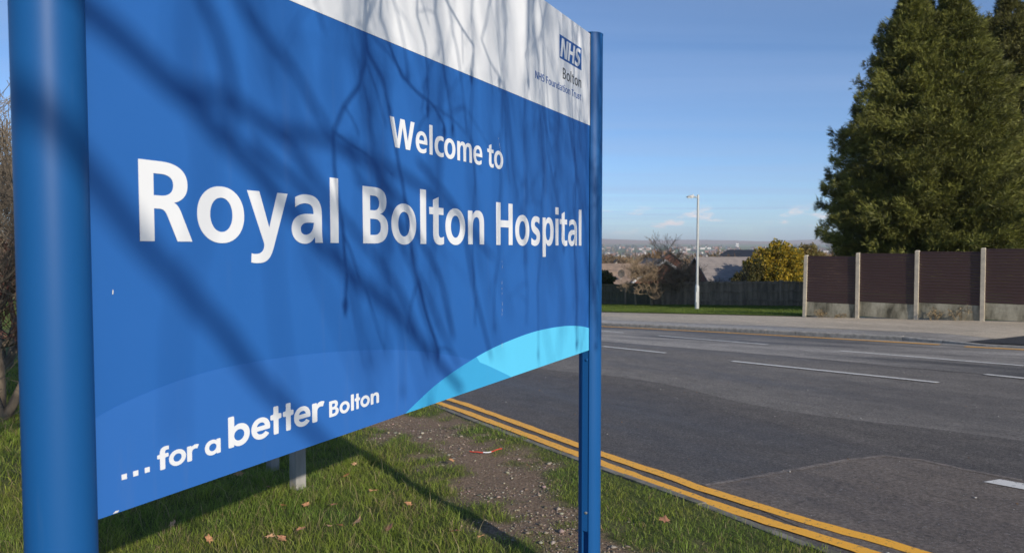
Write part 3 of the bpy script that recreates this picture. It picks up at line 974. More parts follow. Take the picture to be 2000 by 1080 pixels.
word_mesh('lettering', place([('W', -1.6025, None), ('e', -1.4719, None), ('l', -1.3972, None), ('c', -1.3672, None), ('o', -1.3109, None), ('m', -1.2299, None), ('e', -1.1225, None)], .8303, u1), M['white'], -.0003, .0012)
word_mesh('lettering', place([('t', -1.022, None), ('o', -.9704, None)], .8300, u1), M['white'], -.0003, .0012)
word_mesh('lettering', run('Bolton', -.3375, -.1160, 1.3045, .0505 / 700, 75), M['ink'], .0005, .0016, -.0008)
word_mesh('lettering', run('NHS Foundation Trust', -.6215, -.1160, 1.2450, .0325 / 700, 72), M['nhs'], .0005, .0016, -.0005)
# logo block
logo = flat('logo_block', [(-.3735, 1.3905), (-.1155, 1.3905), (-.1155, 1.4970), (-.3735, 1.4970)], M['nhs'], .0003, .0015)
un = 0.0845 / 700
word_mesh('lettering', place([('N', -.3650, .072), ('H', -.2815, .068), ('S', -.2020, .058)], 1.4005, un, slant=.21), M['white'], .0008, .0022, .0012, logo)
# slogan
word_mesh('ellipsis', [[(x, .0632), (x + .0106, .0632), (x + .0106, .0738), (x, .0738)] for x in (-2.4528, -2.4290, -2.4043)], M['white'], -.0003, .0014)
uf = 0.048 / 752
word_mesh('lettering', place([('f', -2.3766, .0265), ('o', -2.3500, .0399), ('r', -2.3071, .0291)], .0592, uf, True), M['white'], -.0003, .0014)
word_mesh('lettering', place([('a', -2.2627, .0409)], .0585, uf, True), M['white'], -.0003, .0014)
ub = 0.072 / 740
word_mesh('lettering', place([('b', -2.2003, .0604), ('e', -2.1348, .0566), ('t', -2.0766, .0346), ('t', -2.0366, .0348), ('e', -1.9998, .0566), ('r', -1.9365, .0452)], .0610, ub, True), M['white'], -.0003, .0014)
us = 0.0435 / 700
word_mesh('lettering', place([('B', -1.8733, .0364), ('o', -1.8328, .0405), ('l', -1.7863, .0117), ('t', -1.7705, .0225), ('o', -1.7463, .0402), ('n', -1.7012, .0372)], .0618, us, True), M['white'], -.0003, .0014)
# scratches and chips in the vinyl
for pts in [[(-2.462, .437, .003, .010)], [(-2.4660, .004, .013, .004)],
            [(-.911 + .0015 * math.sin(k * 7.3), .47 - .021 * k - .006 * math.sin(k * 3.1), .0016, .006 + .010 * abs(math.sin(k * 5.7))) for k in range(0, 11) if k not in (2, 3, 7)] + [(-.912, .14, .002, .02)],
            [(-.938 + .0035 * k, .946 - .011 * k, .0018, .005 + .004 * (k % 3)) for k in range(8) if k % 4 != 1]]:
    for x, y, w, h in pts:
        mb = MB()
        v = [(x - w / 2, -.0016, B0 + y - h / 2), (x + w * .3, -.0016, B0 + y - h * .4), (x + w / 2, -.0016, B0 + y + h * .3), (x - w * .1, -.0016, B0 + y + h / 2)]
        mb.add(v, [(0, 1, 2, 3)])
        mb.build('chip', M['chip'], sign)

# posts: round extrusions with a slot that holds the panel, cap and infill strip
PR = 0.058
def sign_post(along, inner, top, cap_name):
    """along: post centre in board coordinates; inner = +1 when the board lies on its right, -1 on its left"""
    cx, cyl = along, 0.005
    prof = []
    hs = 0.018                                       # half slot width
    a0 = math.asin(hs / PR)
    for k in range(65):
        a = a0 + (2 * math.pi - 2 * a0) * k / 64
        prof.append((math.cos(a) * PR, math.sin(a) * PR))
    prof += [(0.030, -hs), (0.030, hs)]
    prof = [(cx + x * inner, cyl + 0.010 + y) if False else (cx + x * inner, cyl + y + 0.008) for x, y in prof]
    if inner < 0:
        prof = prof[::-1]
    gx, gy = RBW[0] + S2[0] * along, RBW[1] + S2[1] * along
    zb = gz(gx, gy) - SIGN_Z - 0.25
    zt = B0 + top
    mb = MB()
    mb.prism(prof, zb, zt)
    post = mb.build('post', M['post'], sign, True)
    try:
        post.data.set_sharp_from_angle(angle=R(35))
    except Exception:
        pass
    mb = MB()
    cap = [(cx + math.cos(t) * (PR + .0012), cyl + .008 + math.sin(t) * (PR + .0012)) for t in np.linspace(0, 2 * math.pi, 48, endpoint=False)]
    mb.prism(cap, zt, zt + .005)
    mb.build('cap', M['post'], post)
    # infill strip below the panel
    mb = MB()
    z0, z1 = B0 - 0.945, B0 - 0.0015
    mb.box((cx + inner * 0.041, cyl + .008, (z0 + z1) / 2), (0.020, 0.0355, z1 - z0))
    mb.build('infill_strip', M['post'], post)
    for zz in (-.05, -.8467):
        mb = MB()
        n = 16
        ring = [(cx + inner * (.051 + dx), cyl + .006 + math.cos(t) * rr, B0 + zz + math.sin(t) * rr) for dx, rr in ((0, .0075), (.003, .0072), (.0045, .004)) for t in np.linspace(0, 2 * math.pi, n, endpoint=False)]
        f = [(i * n + k, i * n + (k + 1) % n, (i + 1) * n + (k + 1) % n, (i + 1) * n + k) for i in range(2) for k in range(n)] + [tuple(2 * n + k for k in range(n))]
        mb.add(ring, f)
        mb.build('bolt', M['steel'] if zz < -.5 else M['post'], post)
    return post
sign_post(0.050, -1, 1.603, 'cap')
sign_post(-2.560, 1, 1.603, 'cap')

# two grey posts standing behind the sign
def grey_post(x, y, w, h, label):
    root = empty('square_post', (x, y, gz(x, y)), R(52))
    tag(root, label, 'post', 'grey posts behind the sign')
    mb = MB()
    mb.box((0, 0, h / 2 - .1), (w, w, h + .2))
    o = mb.build('shaft', M['grey_post'], root)
    b_ = o.modifiers.new('bevel', 'BEVEL'); b_.width = .006; b_.segments = 2
    mb = MB()
    mb.add([(-w * .55, -w * .55, h), (w * .55, -w * .55, h), (w * .55, w * .55, h), (-w * .55, w * .55, h), (0, 0, h + .04)], [(0, 1, 4), (1, 2, 4), (2, 3, 4), (3, 0, 4), (3, 2, 1, 0)])
    mb.build('cap', M['grey_post'], root)
grey_post(-1.74, 5.50, .095, 1.15, 'nearer grey square post in the grass under the blue sign board')
grey_post(-2.16, 6.12, .085, 1.15, 'farther grey square post showing just left of the nearer one under the sign')

# fallen leaves
def leaf_mesh(seed):
    r = random.Random(seed)
    n = 11
    mb = MB()
    v = [(0, 0, 0)]
    lob = [0.35, .75, .55, .95, .7, 1.0, .7, .95, .55, .75, .35]
    for k in range(n):
        a = -2.5 + 5.0 * k / (n - 1)
        rr = lob[k] * (0.9 + r.random() * .25)
        v.append((math.sin(a) * rr * .72, math.cos(a) * rr, r.uniform(-.05, .32) * rr))
    v += [(0.03, -.75, .06), (-.03, -.75, .06)]
    f = [(0, k, k + 1) for k in range(1, n)] + [(0, n, n + 1), (0, n + 1, n + 2), (0, n + 2, 1)]
    mb.add(v, f)
    me = mb.mesh('fallen_leaf')
    me.materials.append(simple('dead_leaf_%d' % seed, *[((.50, .26, .12), (.32, .15, .07)), ((.58, .36, .19), (.40, .22, .11)), ((.38, .19, .10), (.24, .11, .06))][seed % 3], 3.0, 0.7))
    return me
LM = [leaf_mesh(k) for k in range(3)]
LEAF_LABEL = {3: 'dead leaf in the grass just right of the nearer grey post', 4: 'dead leaf at the edge of the sign shadow beyond the nearer grey post', 9: 'dead leaf in the sign shadow left of the grey posts', 11: 'dead leaf in the shadow close in front of the nearer grey post',
              10: 'dead leaf in the grass under the left end of the sign', 12: 'dead leaf in the grass below the word better at the picture bottom', 13: 'dead leaf by the post shadow at the picture bottom left of the blue post', 14: 'dead leaf left of the post shadow at the picture bottom',
              20: 'reddish dead leaf in the grass right of the thin blue post', 21: 'dead leaf on the bare soil below the red cord', 22: 'dead leaf at the grass edge between red cord and kerb', 23: 'dead leaf in the grass strip along the kerb right of the post',
              18: 'dead leaf lying in the long strip of post shadow', 16: 'dead leaf just above the long strip of post shadow'}
LEAF = [(-1.67, 4.94), (-1.57, 4.36), (-1.49, 4.35), (-1.4, 5.69), (-1.41, 6.08), (-1.31, 4.95), (-1.39, 4.46), (-1.05, 4.56), (-1.15, 4.5), (-2.35, 5.81), (-2.33, 4.63), (-1.9, 5.31), (-1.94, 4.32), (-0.19, 4.24), (-0.36, 4.32), (-1.5, 4.95), (-1.07, 5.25), (-0.8, 4.4), (-0.74, 4.88), (-1.23, 4.52), (0.55, 4.3), (-.55, 6.1), (.15, 5.9), (1.0, 4.4)]
for i, (x, y) in enumerate(LEAF):
    o = bpy.data.objects.new('fallen_leaf', LM[i % 3]); COL.objects.link(o)
    g = float(verge_z(np.array([[x, y]]))[0])
    o.location = (x, y, g + .045 + .02 * random.random())
    s = random.uniform(.034, .058)
    o.scale = (s, s, s)
    o.rotation_euler = (random.uniform(-.6, .6), random.uniform(-.6, .6), random.uniform(0, 6.28))
    tag(o, LEAF_LABEL.get(i, 'small curled brown dead leaf lying in the grass in front of the grey posts'), 'leaf', 'dead leaves on the verge')
# strip of red and white plastic
mb = MB()
tp = [(-0.41, 6.58), (-0.32, 6.54), (-0.25, 6.53), (-0.17, 6.58), (-0.1, 6.63)]
tp = smooth_line(tp, 5)
pts3 = [(p[0], p[1], float(verge_z(p[None])[0]) + .02) for p in tp]
mb.tube(pts3[:9], .006, 6); t1 = MB(); t1.tube(pts3[8:14], .0055, 6); t2 = MB(); t2.tube(pts3[13:], .006, 6)
tape = empty('plastic_cord', pts3[0])
tag(tape, 'short red and white plastic cord lying on the bare soil', 'cord')
for b_, mt_ in ((mb, simple('red_plastic', (.55, .07, .04), rough=.5)), (t1, M['upvc']), (t2, simple('red_plastic_b', (.55, .07, .04), rough=.5))):
    o = b_.build('cord_length', mt_, tape)
    o.matrix_parent_inverse = Matrix.Translation(-Vector(pts3[0]))

# ------------------------------------------------------------------ bare trees
MINR = [0.002]
def grow(mb, p, d, length, rad, level, r, maxl, droop=0.0, spread=0.75, nseg=5, kids=(3, 5), twig=None, up=0.12, wob=0.16):
    pts, rads = [Vector(p)], [rad]
    d = Vector(d).normalized()
    for k in range(nseg):
        d = (d + Vector((r.uniform(-1, 1), r.uniform(-1, 1), r.uniform(-1, 1))) * wob + Vector((0, 0, up - droop * (level / maxl)))).normalized()
        pts.append(pts[-1] + d * (length / nseg))
        rads.append(max(MINR[0], rad * (1 - .62 * (k + 1) / nseg)))
    tgt = mb if (twig is None or level < maxl - 1) else twig
    tgt.tube(pts, rads, 7 if level == 0 else (5 if level < 2 else 3), cap=False)
    if level >= maxl:
        return
    for c in range(r.randint(*kids)):
        t = r.uniform(0.3, 1.0) if level else r.uniform(0.45, 1.0)
        i = min(int(t * nseg), nseg - 1)
        f = t * nseg - i
        q = pts[i].lerp(pts[i + 1], f)
        dd = (pts[i + 1] - pts[i]).normalized()
        side = Vector((r.uniform(-1, 1), r.uniform(-1, 1), r.uniform(-.4, .7)))
        nd = (dd * (1 - spread * .5) + side.normalized() * spread).normalized()
        grow(mb, q, nd, length * r.uniform(.5, .78), rads[i] * r.uniform(.5, .68), level + 1, r, maxl, droop, spread, nseg, kids, twig, up, wob)

def bare_tree(loc, h, rad, seed, label, group=None, maxl=4, kids=(3, 5), droop=0.0, spread=.8, mats=('bark', 'twig'), multi=1, up=.12, name='bare_tree', cat='tree', tl=.45):
    r = random.Random(seed)
    root = empty(name, loc)
    tag(root, label, cat, group)
    a, b = MB(), MB()
    for k in range(multi):
        d0 = (r.uniform(-.15, .15), r.uniform(-.15, .15), 1) if multi == 1 else (r.uniform(-.5, .5), r.uniform(-.5, .5), 1)
        grow(a, (r.uniform(-.15, .15) * (multi > 1), r.uniform(-.15, .15) * (multi > 1), -.15), d0, h * tl, rad, 0, r, maxl, droop, spread, 5, kids, b, up)
    a.build('trunk', M[mats[0]], root, True)
    b.build('crown', M[mats[1]], root)
    return root

# the tree behind the camera whose branches throw their shadow over the sign
def shade_tree():
    Z = np.array([0, 0, 1.0]); S3 = np.array([*S2, 0])
    P = lambda s, b, d: RBW + S3 * s + Z * b + SUN * d
    tb = P(-3.75, 0, 8.0)
    root = empty('bare_tree', (tb[0], tb[1], gz(tb[0], tb[1])))
    tag(root, 'tall bare tree behind the viewer whose branch shadows cross the blue sign', 'tree')
    trunk, twig = MB(), MB()
    r = random.Random(4)
    base = np.array([tb[0], tb[1], gz(tb[0], tb[1])])
    def put(mb, pts, r0, r1, n=6, jit=0.0):
        Q = resample(smooth_line([np.array(p) for p in pts], 6), 0.09)
        if jit:
            Q = Q + np.array([[r.uniform(-jit, jit) for _ in range(3)] for _ in Q])
        k = len(Q)
        mb.tube([Vector(q - base) for q in Q], [r0 + (r1 - r0) * i / (k - 1) for i in range(k)], n, cap=False)
        return Q
    top = P(-3.75, 3.0, 8.0)
    put(trunk, [base - Z * .3, base + Z * 1.5, base + Z * 3, P(-3.72, 1.2, 8), P(-3.7, 2.2, 8.0), P(-3.5, 3.4, 7.6), P(-3.4, 4.6, 7.4)], .19, .03, 9)
    # limbs seen as broad soft shadows
    S1 = [(-2.502, 0.971), (-2.398, 0.912), (-2.332, 0.864), (-2.266, 0.829), (-2.208, 0.776), (-2.138, 0.732), (-2.047, 0.655), (-1.909, 0.542), (-1.792, 0.457), (-1.636, 0.36), (-1.51, 0.27), (-1.369, 0.152), (-1.211, 0.019)]
    S1b = [(-2.32, 0.859), (-2.246, 0.86), (-2.178, 0.861), (-2.06, 0.816), (-1.905, 0.815), (-1.7, 0.782), (-1.505, 0.74), (-1.207, 0.622), (-0.991, 0.493)]
    S2_ = [(-2.689, 0.828), (-2.599, 0.76), (-2.5, 0.662), (-2.385, 0.517), (-2.305, 0.44), (-2.269, 0.393), (-2.203, 0.329), (-2.147, 0.25), (-2.056, 0.147), (-1.95, .05), (-1.8, -.1)]
    S3_ = [(-2.266, 1.103), (-2.248, 1.076), (-2.216, 1.018), (-2.184, 0.935), (-2.171, 0.857), (-2.18, 0.786)]
    S4_ = [(-2.159, 1.116), (-2.102, 1.05), (-2.008, 0.989), (-1.922, 0.903), (-1.847, 0.821), (-1.745, 0.748)]
    lin = lambda L, d0, d1: [P(s, b, d0 + (d1 - d0) * i / (len(L) - 1)) for i, (s, b) in enumerate(L)]
    put(trunk, [P(-3.7, 1.7, 8), P(-3.2, 1.35, 8), P(-2.75, 1.09, 8)] + lin(S1, 8.0, 6.2), .031, .018)
    put(trunk, lin(S1b, 7.7, 5.6), .021, .009)
    put(trunk, [P(-3.72, 1.3, 8), P(-3.2, 1.1, 8)] + lin(S2_, 8.6, 7.6), .033, .017)
    put(trunk, [P(-3.7, 2.2, 8), P(-3.0, 2.1, 7), P(-2.45, 1.6, 6.6)] + lin(S3_, 6.4, 6.2), .030, .012)
    put(trunk, [P(-3.0, 2.1, 7), P(-2.5, 1.75, 6.6)] + lin(S4_, 6.4, 5.6), .022, .009)
    put(trunk, lin([(-2.06, .816), (-1.95, .74), (-1.8, .60), (-1.68, .50), (-1.55, .38), (-1.47, .25), (-1.40, .1)], 5.9, 5.0), .013, .006)
    put(trunk, lin([(-1.7, .782), (-1.6, .66), (-1.52, .5), (-1.42, .38), (-1.3, .2), (-1.22, .1)], 5.6, 5.0), .012, .006)
    for ch, d, a, b in [([(-1.532, 0.658), (-1.466, 0.563), (-1.367, 0.462), (-1.3, 0.337), (-1.259, 0.208)], 4.8, .012, .008), ([(-1.207, 0.64), (-1.167, 0.531), (-1.122, 0.381), (-1.049, 0.223), (-0.992, 0.098)], 4.6, .010, .006),
                        ([(-1.87, 0.612), (-1.822, 0.501), (-1.771, 0.399), (-1.74, 0.279), (-1.708, 0.17)], 5.2, .012, .007), ([(-1.507, 0.563), (-1.486, 0.465), (-1.449, 0.347), (-1.404, 0.259), (-1.354, 0.167)], 4.4, .009, .006)]:
        put(trunk, [P(ch[0][0] - .25, ch[0][1] + .16, d + .4)] + lin(ch, d, d - .3), a, b)
    # overhead limbs
    LA = put(trunk, [P(-3.65, 2.6, 7.9), P(-3.1, 2.5, 6.6), P(-2.2, 2.3, 5.0), P(-1.2, 2.15, 4.1), P(-.2, 2.0, 3.6), P(.8, 1.85, 3.2), P(1.5, 1.75, 3.0)], .045, .012)
    LB = put(trunk, [P(-3.6, 3.0, 7.8), P(-2.8, 2.8, 7.0), P(-1.8, 2.5, 6.2), P(-.6, 2.3, 5.6), P(.6, 2.15, 5.2), P(1.6, 2.0, 5.0)], .045, .012)
    LC = put(trunk, [P(-2.2, 2.3, 5.0), P(-1.7, 2.05, 3.4), P(-1.1, 1.95, 2.5), P(-.4, 1.9, 2.0), P(.3, 1.8, 1.8)], .018, .007)
    LD = put(trunk, [P(-3.5, 3.3, 7.8), P(-2.6, 3.1, 9.0), P(-1.2, 2.8, 9.8), P(.3, 2.5, 10.0), P(1.4, 2.3, 10.0)], .045, .012)
    for k in range(60):
        s0 = r.uniform(-2.3, .3); b0 = r.uniform(1.5, 2.2); e0 = r.uniform(-.1, 1.0); dd0 = r.uniform(8.6, 10.2)
        j = int(np.argmin([np.linalg.norm(q - P(s0, b0 + .5, dd0)) for q in LD]))
        dr = r.uniform(-.1, .55); n0 = 7
        put(twig, [LD[j]] + [P(s0 + dr * (i / n0) ** 1.4 + r.uniform(-.04, .04), b0 + (e0 - b0) * i / n0, dd0) for i in range(n0 + 1)], .011, .006, 3)
    def inframe(q):
        q = q - np.array([0, 0, 1.6])
        c_, s_ = math.cos(math.atan(55 / 1340)), math.sin(math.atan(55 / 1340))
        d = q[1] * c_ - q[2] * s_
        if d < 0.05:
            return False
        return abs(q[0]) / d < .80 and abs(q[1] * s_ + q[2] * c_) / d < .46
    def hang(chain, d, r0, r1, buds=True):
        # a twig that hangs from the overhead limbs in front of the board
        for _ in range(30):
            pts = [P(s, b, d) for s, b in chain]
            if not any(inframe(q) for q in pts):
                break
            d += 0.15
        L = LC if d < 3.0 else (LA if d < 4.8 else LB)
        j = int(np.argmin([np.linalg.norm(q - (pts[0] + Z * .5)) for q in L]))
        Q = put(twig, [L[j], L[j] * .45 + pts[0] * .55 + Z * .12] + pts, r0, r1, 4)
        for k in range(len(Q) // 4):
            i = r.randrange(len(Q) // 3, len(Q))
            q = Q[i]
            dd = np.array([r.uniform(-1, 1), r.uniform(-1, 1), r.uniform(-1.3, -.1)]) * r.uniform(.04, .13)
            if not inframe(q + dd) and not inframe(q + dd * 1.9):
                twig.tube([Vector(q - base), Vector(q + dd - base), Vector(q + dd * 1.9 + Z * -.02 - base)], [r1 * .8, r1 * .6, r1 * .5], 3, cap=False)
        if buds:
            e = Q[-1]
            twig.tube([Vector(e - base), Vector(e - Z * .02 - base), Vector(e - Z * .055 - base)], [r1, r1 * 2.6, r1 * .5], 4, cap=False)
    S5 = [(-1.694, 1.267), (-1.705, 1.133), (-1.715, 1.043), (-1.764, 0.947), (-1.836, 0.878), (-1.844, 0.78), (-1.839, 0.711), (-1.82, 0.614), (-1.799, 0.501), (-1.805, 0.386)]
    T1 = [(-1.637, 1.271), (-1.602, 1.176), (-1.59, 1.103), (-1.541, 1.052), (-1.448, 1.015), (-1.347, 0.984), (-1.308, 0.939)]
    T2 = [(-1.713, 1.145), (-1.674, 1.082), (-1.628, 1.018), (-1.6, 0.932), (-1.569, 0.813), (-1.532, 0.69), (-1.507, 0.546), (-1.467, 0.431), (-1.426, 0.329), (-1.374, 0.222), (-1.351, 0.184)]
    T3 = [(-1.329, 1.403), (-1.293, 1.364), (-1.236, 1.311), (-1.187, 1.29), (-1.136, 1.271), (-1.108, 1.229), (-1.136, 1.167)]
    T4 = [(-1.467, 1.325), (-1.432, 1.239), (-1.413, 1.17), (-1.402, 1.082), (-1.406, 0.999)]
    T5 = [(-1.359, 1.359), (-1.336, 1.266), (-1.318, 1.22), (-1.313, 1.136), (-1.282, 1.056), (-1.258, 0.956)]
    T6 = [(-0.989, 1.497), (-1.027, 1.372), (-1.064, 1.296), (-1.027, 1.239), (-0.93, 1.185)]
    T7 = [(-0.693, 1.531), (-0.669, 1.432), (-0.715, 1.315), (-0.683, 1.238)]
    for ch, d, a, b in [(S5, 1.9, .008, .0042), (T1, 1.8, .0075, .0042), (T2, 2.2, .008, .0045), (T3, 1.7, .007, .0045), (T4, 1.9, .006, .004),
                        (T5, 2.0, .006, .004), (T6, 2.2, .006, .004), (T7, 2.2, .006, .004)]:
        hang(ch, d, a, b)
    for k in range(46):
        s = r.uniform(-2.0, .15) if k % 3 else r.uniform(-1.1, .2)
        b = r.uniform(1.35, 1.75)
        end = r.uniform(.0, 1.15)
        ch, drift = [], r.uniform(-.10, .30)
        n = max(3, int((b - end) / .13))
        for i in range(n + 1):
            ch.append((s + drift * (i / n) ** 1.5 + r.uniform(-.022, .022), b + (end - b) * i / n))
        d = r.choice([2.6, 3.2, 3.8, 4.4, 5.2, 5.8])
        hang(ch, d, .0040 + .0006 * d, .0030, r.random() < .6)
    # the rest of the crown
    for k in range(9):
        a = r.uniform(0, 6.28)
        q = P(-3.6, r.uniform(2.0, 4.2), 7.8)
        dirv = Vector((abs(math.cos(a)) * .9 + .1, -abs(math.sin(a)) - .1, .7))
        grow(trunk, Vector(q - base), dirv, r.uniform(1.6, 2.6), .05, 1, r, 3, .1, .8, 5, (3, 4), twig)
    trunk.build('trunk', M['bark'], root, True)
    tag(twig.build('twigs', M['twig'], root), kind='stuff')
shade_tree()

# ------------------------------------------------------------------ concrete post fence with brown slats
def boundary_fence():
    root = empty('boundary_fence', (F0[0], F0[1], gz(*F0)))
    tag(root, 'boundary fence of dark brown slatted panels between concrete posts', 'fence')
    inv = Matrix.Translation(-Vector((F0[0], F0[1], gz(*F0))))
    ang = math.atan2(FDIR[1], FDIR[0])
    rot = Matrix.Rotation(ang, 3, 'Z')
    def put(o):
        o.matrix_parent_inverse = inv
        return o
    nb, sp = 8, 1.832
    pm = MB(); pm.box((0, 0, 1.06), (.115, .15, 2.29), None)
    # chamfered post top
    pm.add([(-.0575, -.075, 2.205), (.0575, -.075, 2.205), (.0575, .075, 2.205), (-.0575, .075, 2.205), (-.035, -.05, 2.24), (.035, -.05, 2.24), (.035, .05, 2.24), (-.035, .05, 2.24)],
           [(0, 1, 5, 4), (1, 2, 6, 5), (2, 3, 7, 6), (3, 0, 4, 7), (4, 5, 6, 7)])
    pmesh = pm.mesh('post')
    ns, sh = 17, 1.64 / 17
    sm = MB()
    L = sp - .10
    sm.add([(-L / 2, -.012, 0), (L / 2, -.012, 0), (L / 2, -.020, sh * .28), (-L / 2, -.020, sh * .28), (-L / 2, -.020, sh * .80), (L / 2, -.020, sh * .80), (L / 2, -.008, sh * .94), (-L / 2, -.008, sh * .94),
            (-L / 2, .016, sh * .94), (L / 2, .016, sh * .94), (L / 2, .016, 0), (-L / 2, .016, 0)],
           [(0, 1, 2, 3), (3, 2, 5, 4), (4, 5, 6, 7), (7, 6, 9, 8), (8, 9, 10, 11), (11, 10, 1, 0), (0, 3, 4, 7, 8, 11), (1, 10, 9, 6, 5, 2)])
    smesh = sm.mesh('slat')
    gm = MB(); gm.box((0, 0, .15), (L, .055, .296))
    gmesh = gm.mesh('gravel_board')
    tm = MB(); tm.box((0, 0, 0), (L, .05, .035))
    tmesh = tm.mesh('top_rail')
    for k in range(nb + 1):
        q = F0 + FDIR * sp * k
        z = gz(*q) + (0.13 if k < 3 else 0.12)
        o = put(link('post', pmesh, M['concrete'], root))
        o.location = (q[0], q[1], z); o.rotation_euler = (random.uniform(-.008, .008), random.uniform(-.008, .008), ang)
        if k == nb:
            break
        c = q + FDIR * sp / 2
        zc = gz(*c) + .12 + random.uniform(-.015, .015)
        for j, (dz, sc) in enumerate(((0, .86), (.257, .82))):
            o = put(link('gravel_board', gmesh, M['gravel_board'], root))
            o.location = (c[0], c[1], zc + dz); o.scale = (1, 1 + .25 * (1 - j), sc); o.rotation_euler = (0, 0, ang)
        for j in range(ns):
            o = put(link('slat', smesh, M['slat'], root))
            o.location = (c[0], c[1], zc + .508 + sh * j)
            o.rotation_euler = (0, 0, ang)
        o = put(link('top_rail', tmesh, M['slat'], root))
        o.location = (c[0], c[1], zc + .508 + 1.64 + .012); o.rotation_euler = (0, 0, ang)
boundary_fence()

# dry weeds at its foot
def dry_weed(x, y, n, h, seed, label):
    r = random.Random(seed)
    root = empty('dry_weed', (x, y, gz(x, y) + .11))
    tag(root, label, 'weed', 'dry weeds at the fence foot')
    mb = MB()
    for k in range(n):
        a = r.uniform(0, 6.28); l = h * r.uniform(.5, 1.1)
        p = Vector((r.uniform(-.25, .25), r.uniform(-.06, .06), -.02))
        q = p + Vector((math.cos(a) * .3 * l, math.sin(a) * .15 * l, l * .6)); s = q + Vector((math.cos(a) * .25 * l, math.sin(a) * .1 * l, l * r.uniform(.1, .4)))
        mb.tube([p, q, s], [.008, .006, .003], 3, cap=False)
        for j in range(7):
            c = q.lerp(s, r.random()) + Vector((r.uniform(-.06, .06), r.uniform(-.06, .06), r.uniform(-.05, .05)))
            u, v = Vector((r.uniform(-1, 1), r.uniform(-1, 1), r.uniform(-1, 1))).normalized() * .035, Vector((r.uniform(-1, 1), r.uniform(-1, 1), r.uniform(-1, 1))).normalized() * .02
            mb.add([c - u, c + v, c + u, c - v], [(0, 1, 2, 3)])
    mb.build('stems', M['dry'], root)
M['dry'] = simple('dry_stalks', (.30, .22, .12), (.16, .12, .06), 8, .9)
for t, n, h, s, lb in [(.75, 16, .34, 1, 'low straw coloured weed in the fence bay nearest the lamp post'), (1.35, 8, .16, 2, 'small dry sprigs low beside the second concrete fence post'),
                       (4.3, 16, .46, 3, 'tall dry weed against the third fence bay from the left'), (4.95, 13, .50, 4, 'brown seed head weed nearer the fourth fence post')]:
    q = F0 + FDIR * t - FN * .13
    dry_weed(q[0], q[1], n, h, s, lb)

# ------------------------------------------------------------------ timber fence beyond the far verge
def timber_fence():
    A, B = np.array([-5.2, 49.95]), np.array([14.3, 31.9])
    L = np.linalg.norm(B - A); d = (B - A) / L
    root = empty('timber_fence', (A[0], A[1], gz(*A)))
    tag(root, 'low dark timber board fence across the back of the far verge', 'fence')
    inv = Matrix.Translation(-Vector((A[0], A[1], gz(*A))))
    ang = math.atan2(d[1], d[0]); rot = Matrix.Rotation(ang, 3, 'Z')
    n = 15; w = L / n
    r = random.Random(9)
    for k in range(n + 1):
        q = A + d * w * k
        mb = MB(); mb.box((q[0], q[1], gz(*q) + .65), (.10, .10, 1.5), rot)
        o = mb.build('post', M['timber_grey'], root); o.matrix_parent_inverse = inv
        if k == n:
            break
        mb = MB()
        h = 1.22 + r.uniform(-.05, .05)
        nbd = 14
        for j in range(nbd):
            c = q + d * (w * (j + .5) / nbd)
            t = .0 if j % 2 else .012
            mb.box((c[0] + d[1] * t, c[1] - d[0] * t, gz(*c) + .13 + h / 2 + r.uniform(-.015, .015)), (w / nbd * .96, .018, h), rot)
        pn = mb.build('board_panel', M['timber_green'] if k < 10 else M['timber_grey'], root); pn.matrix_parent_inverse = inv
        tag(pn, kind='stuff')
        for zz in (.3, .75, 1.15):
            c = q + d * w / 2
            mb = MB(); mb.box((c[0] + d[1] * .05, c[1] - d[0] * .05, gz(*c) + .13 + zz), (w - .1, .035, .075), rot)
            o = mb.build('rail', M['timber_green'] if k < 10 else M['timber_grey'], root); o.matrix_parent_inverse = inv
timber_fence()
def far_grass():
    r = np.random.default_rng(33)
    n = 60000
    t = r.random(n); s = r.random(n)
    a0, a1, b0, b1 = np.array([10.85, 25.2]), np.array([1.0, 35.2]), np.array([14.5, 31.6]), np.array([2.0, 44.0])
    P = (a0 + (a1 - a0) * t[:, None]) * (1 - s[:, None]) + (b0 + (b1 - b0) * t[:, None]) * s[:, None]
    cols = np.array([.16, .22, .04]) * r.uniform(.6, 1.25, n)[:, None] * (0.75 + .5 * fbm(P, .9, 12)[:, None])
    V, F, C = blades(P, gz(P[:, 0], P[:, 1]) + .125, r.uniform(.04, .10, n), np.full(n, .014), cols, .7, 8)
    tag(link('far_grass', np_mesh('far_grass', V, F, C), M['grass']), 'mown green grass on the far verge by the lamp post', 'grass', kind='stuff')
far_grass()

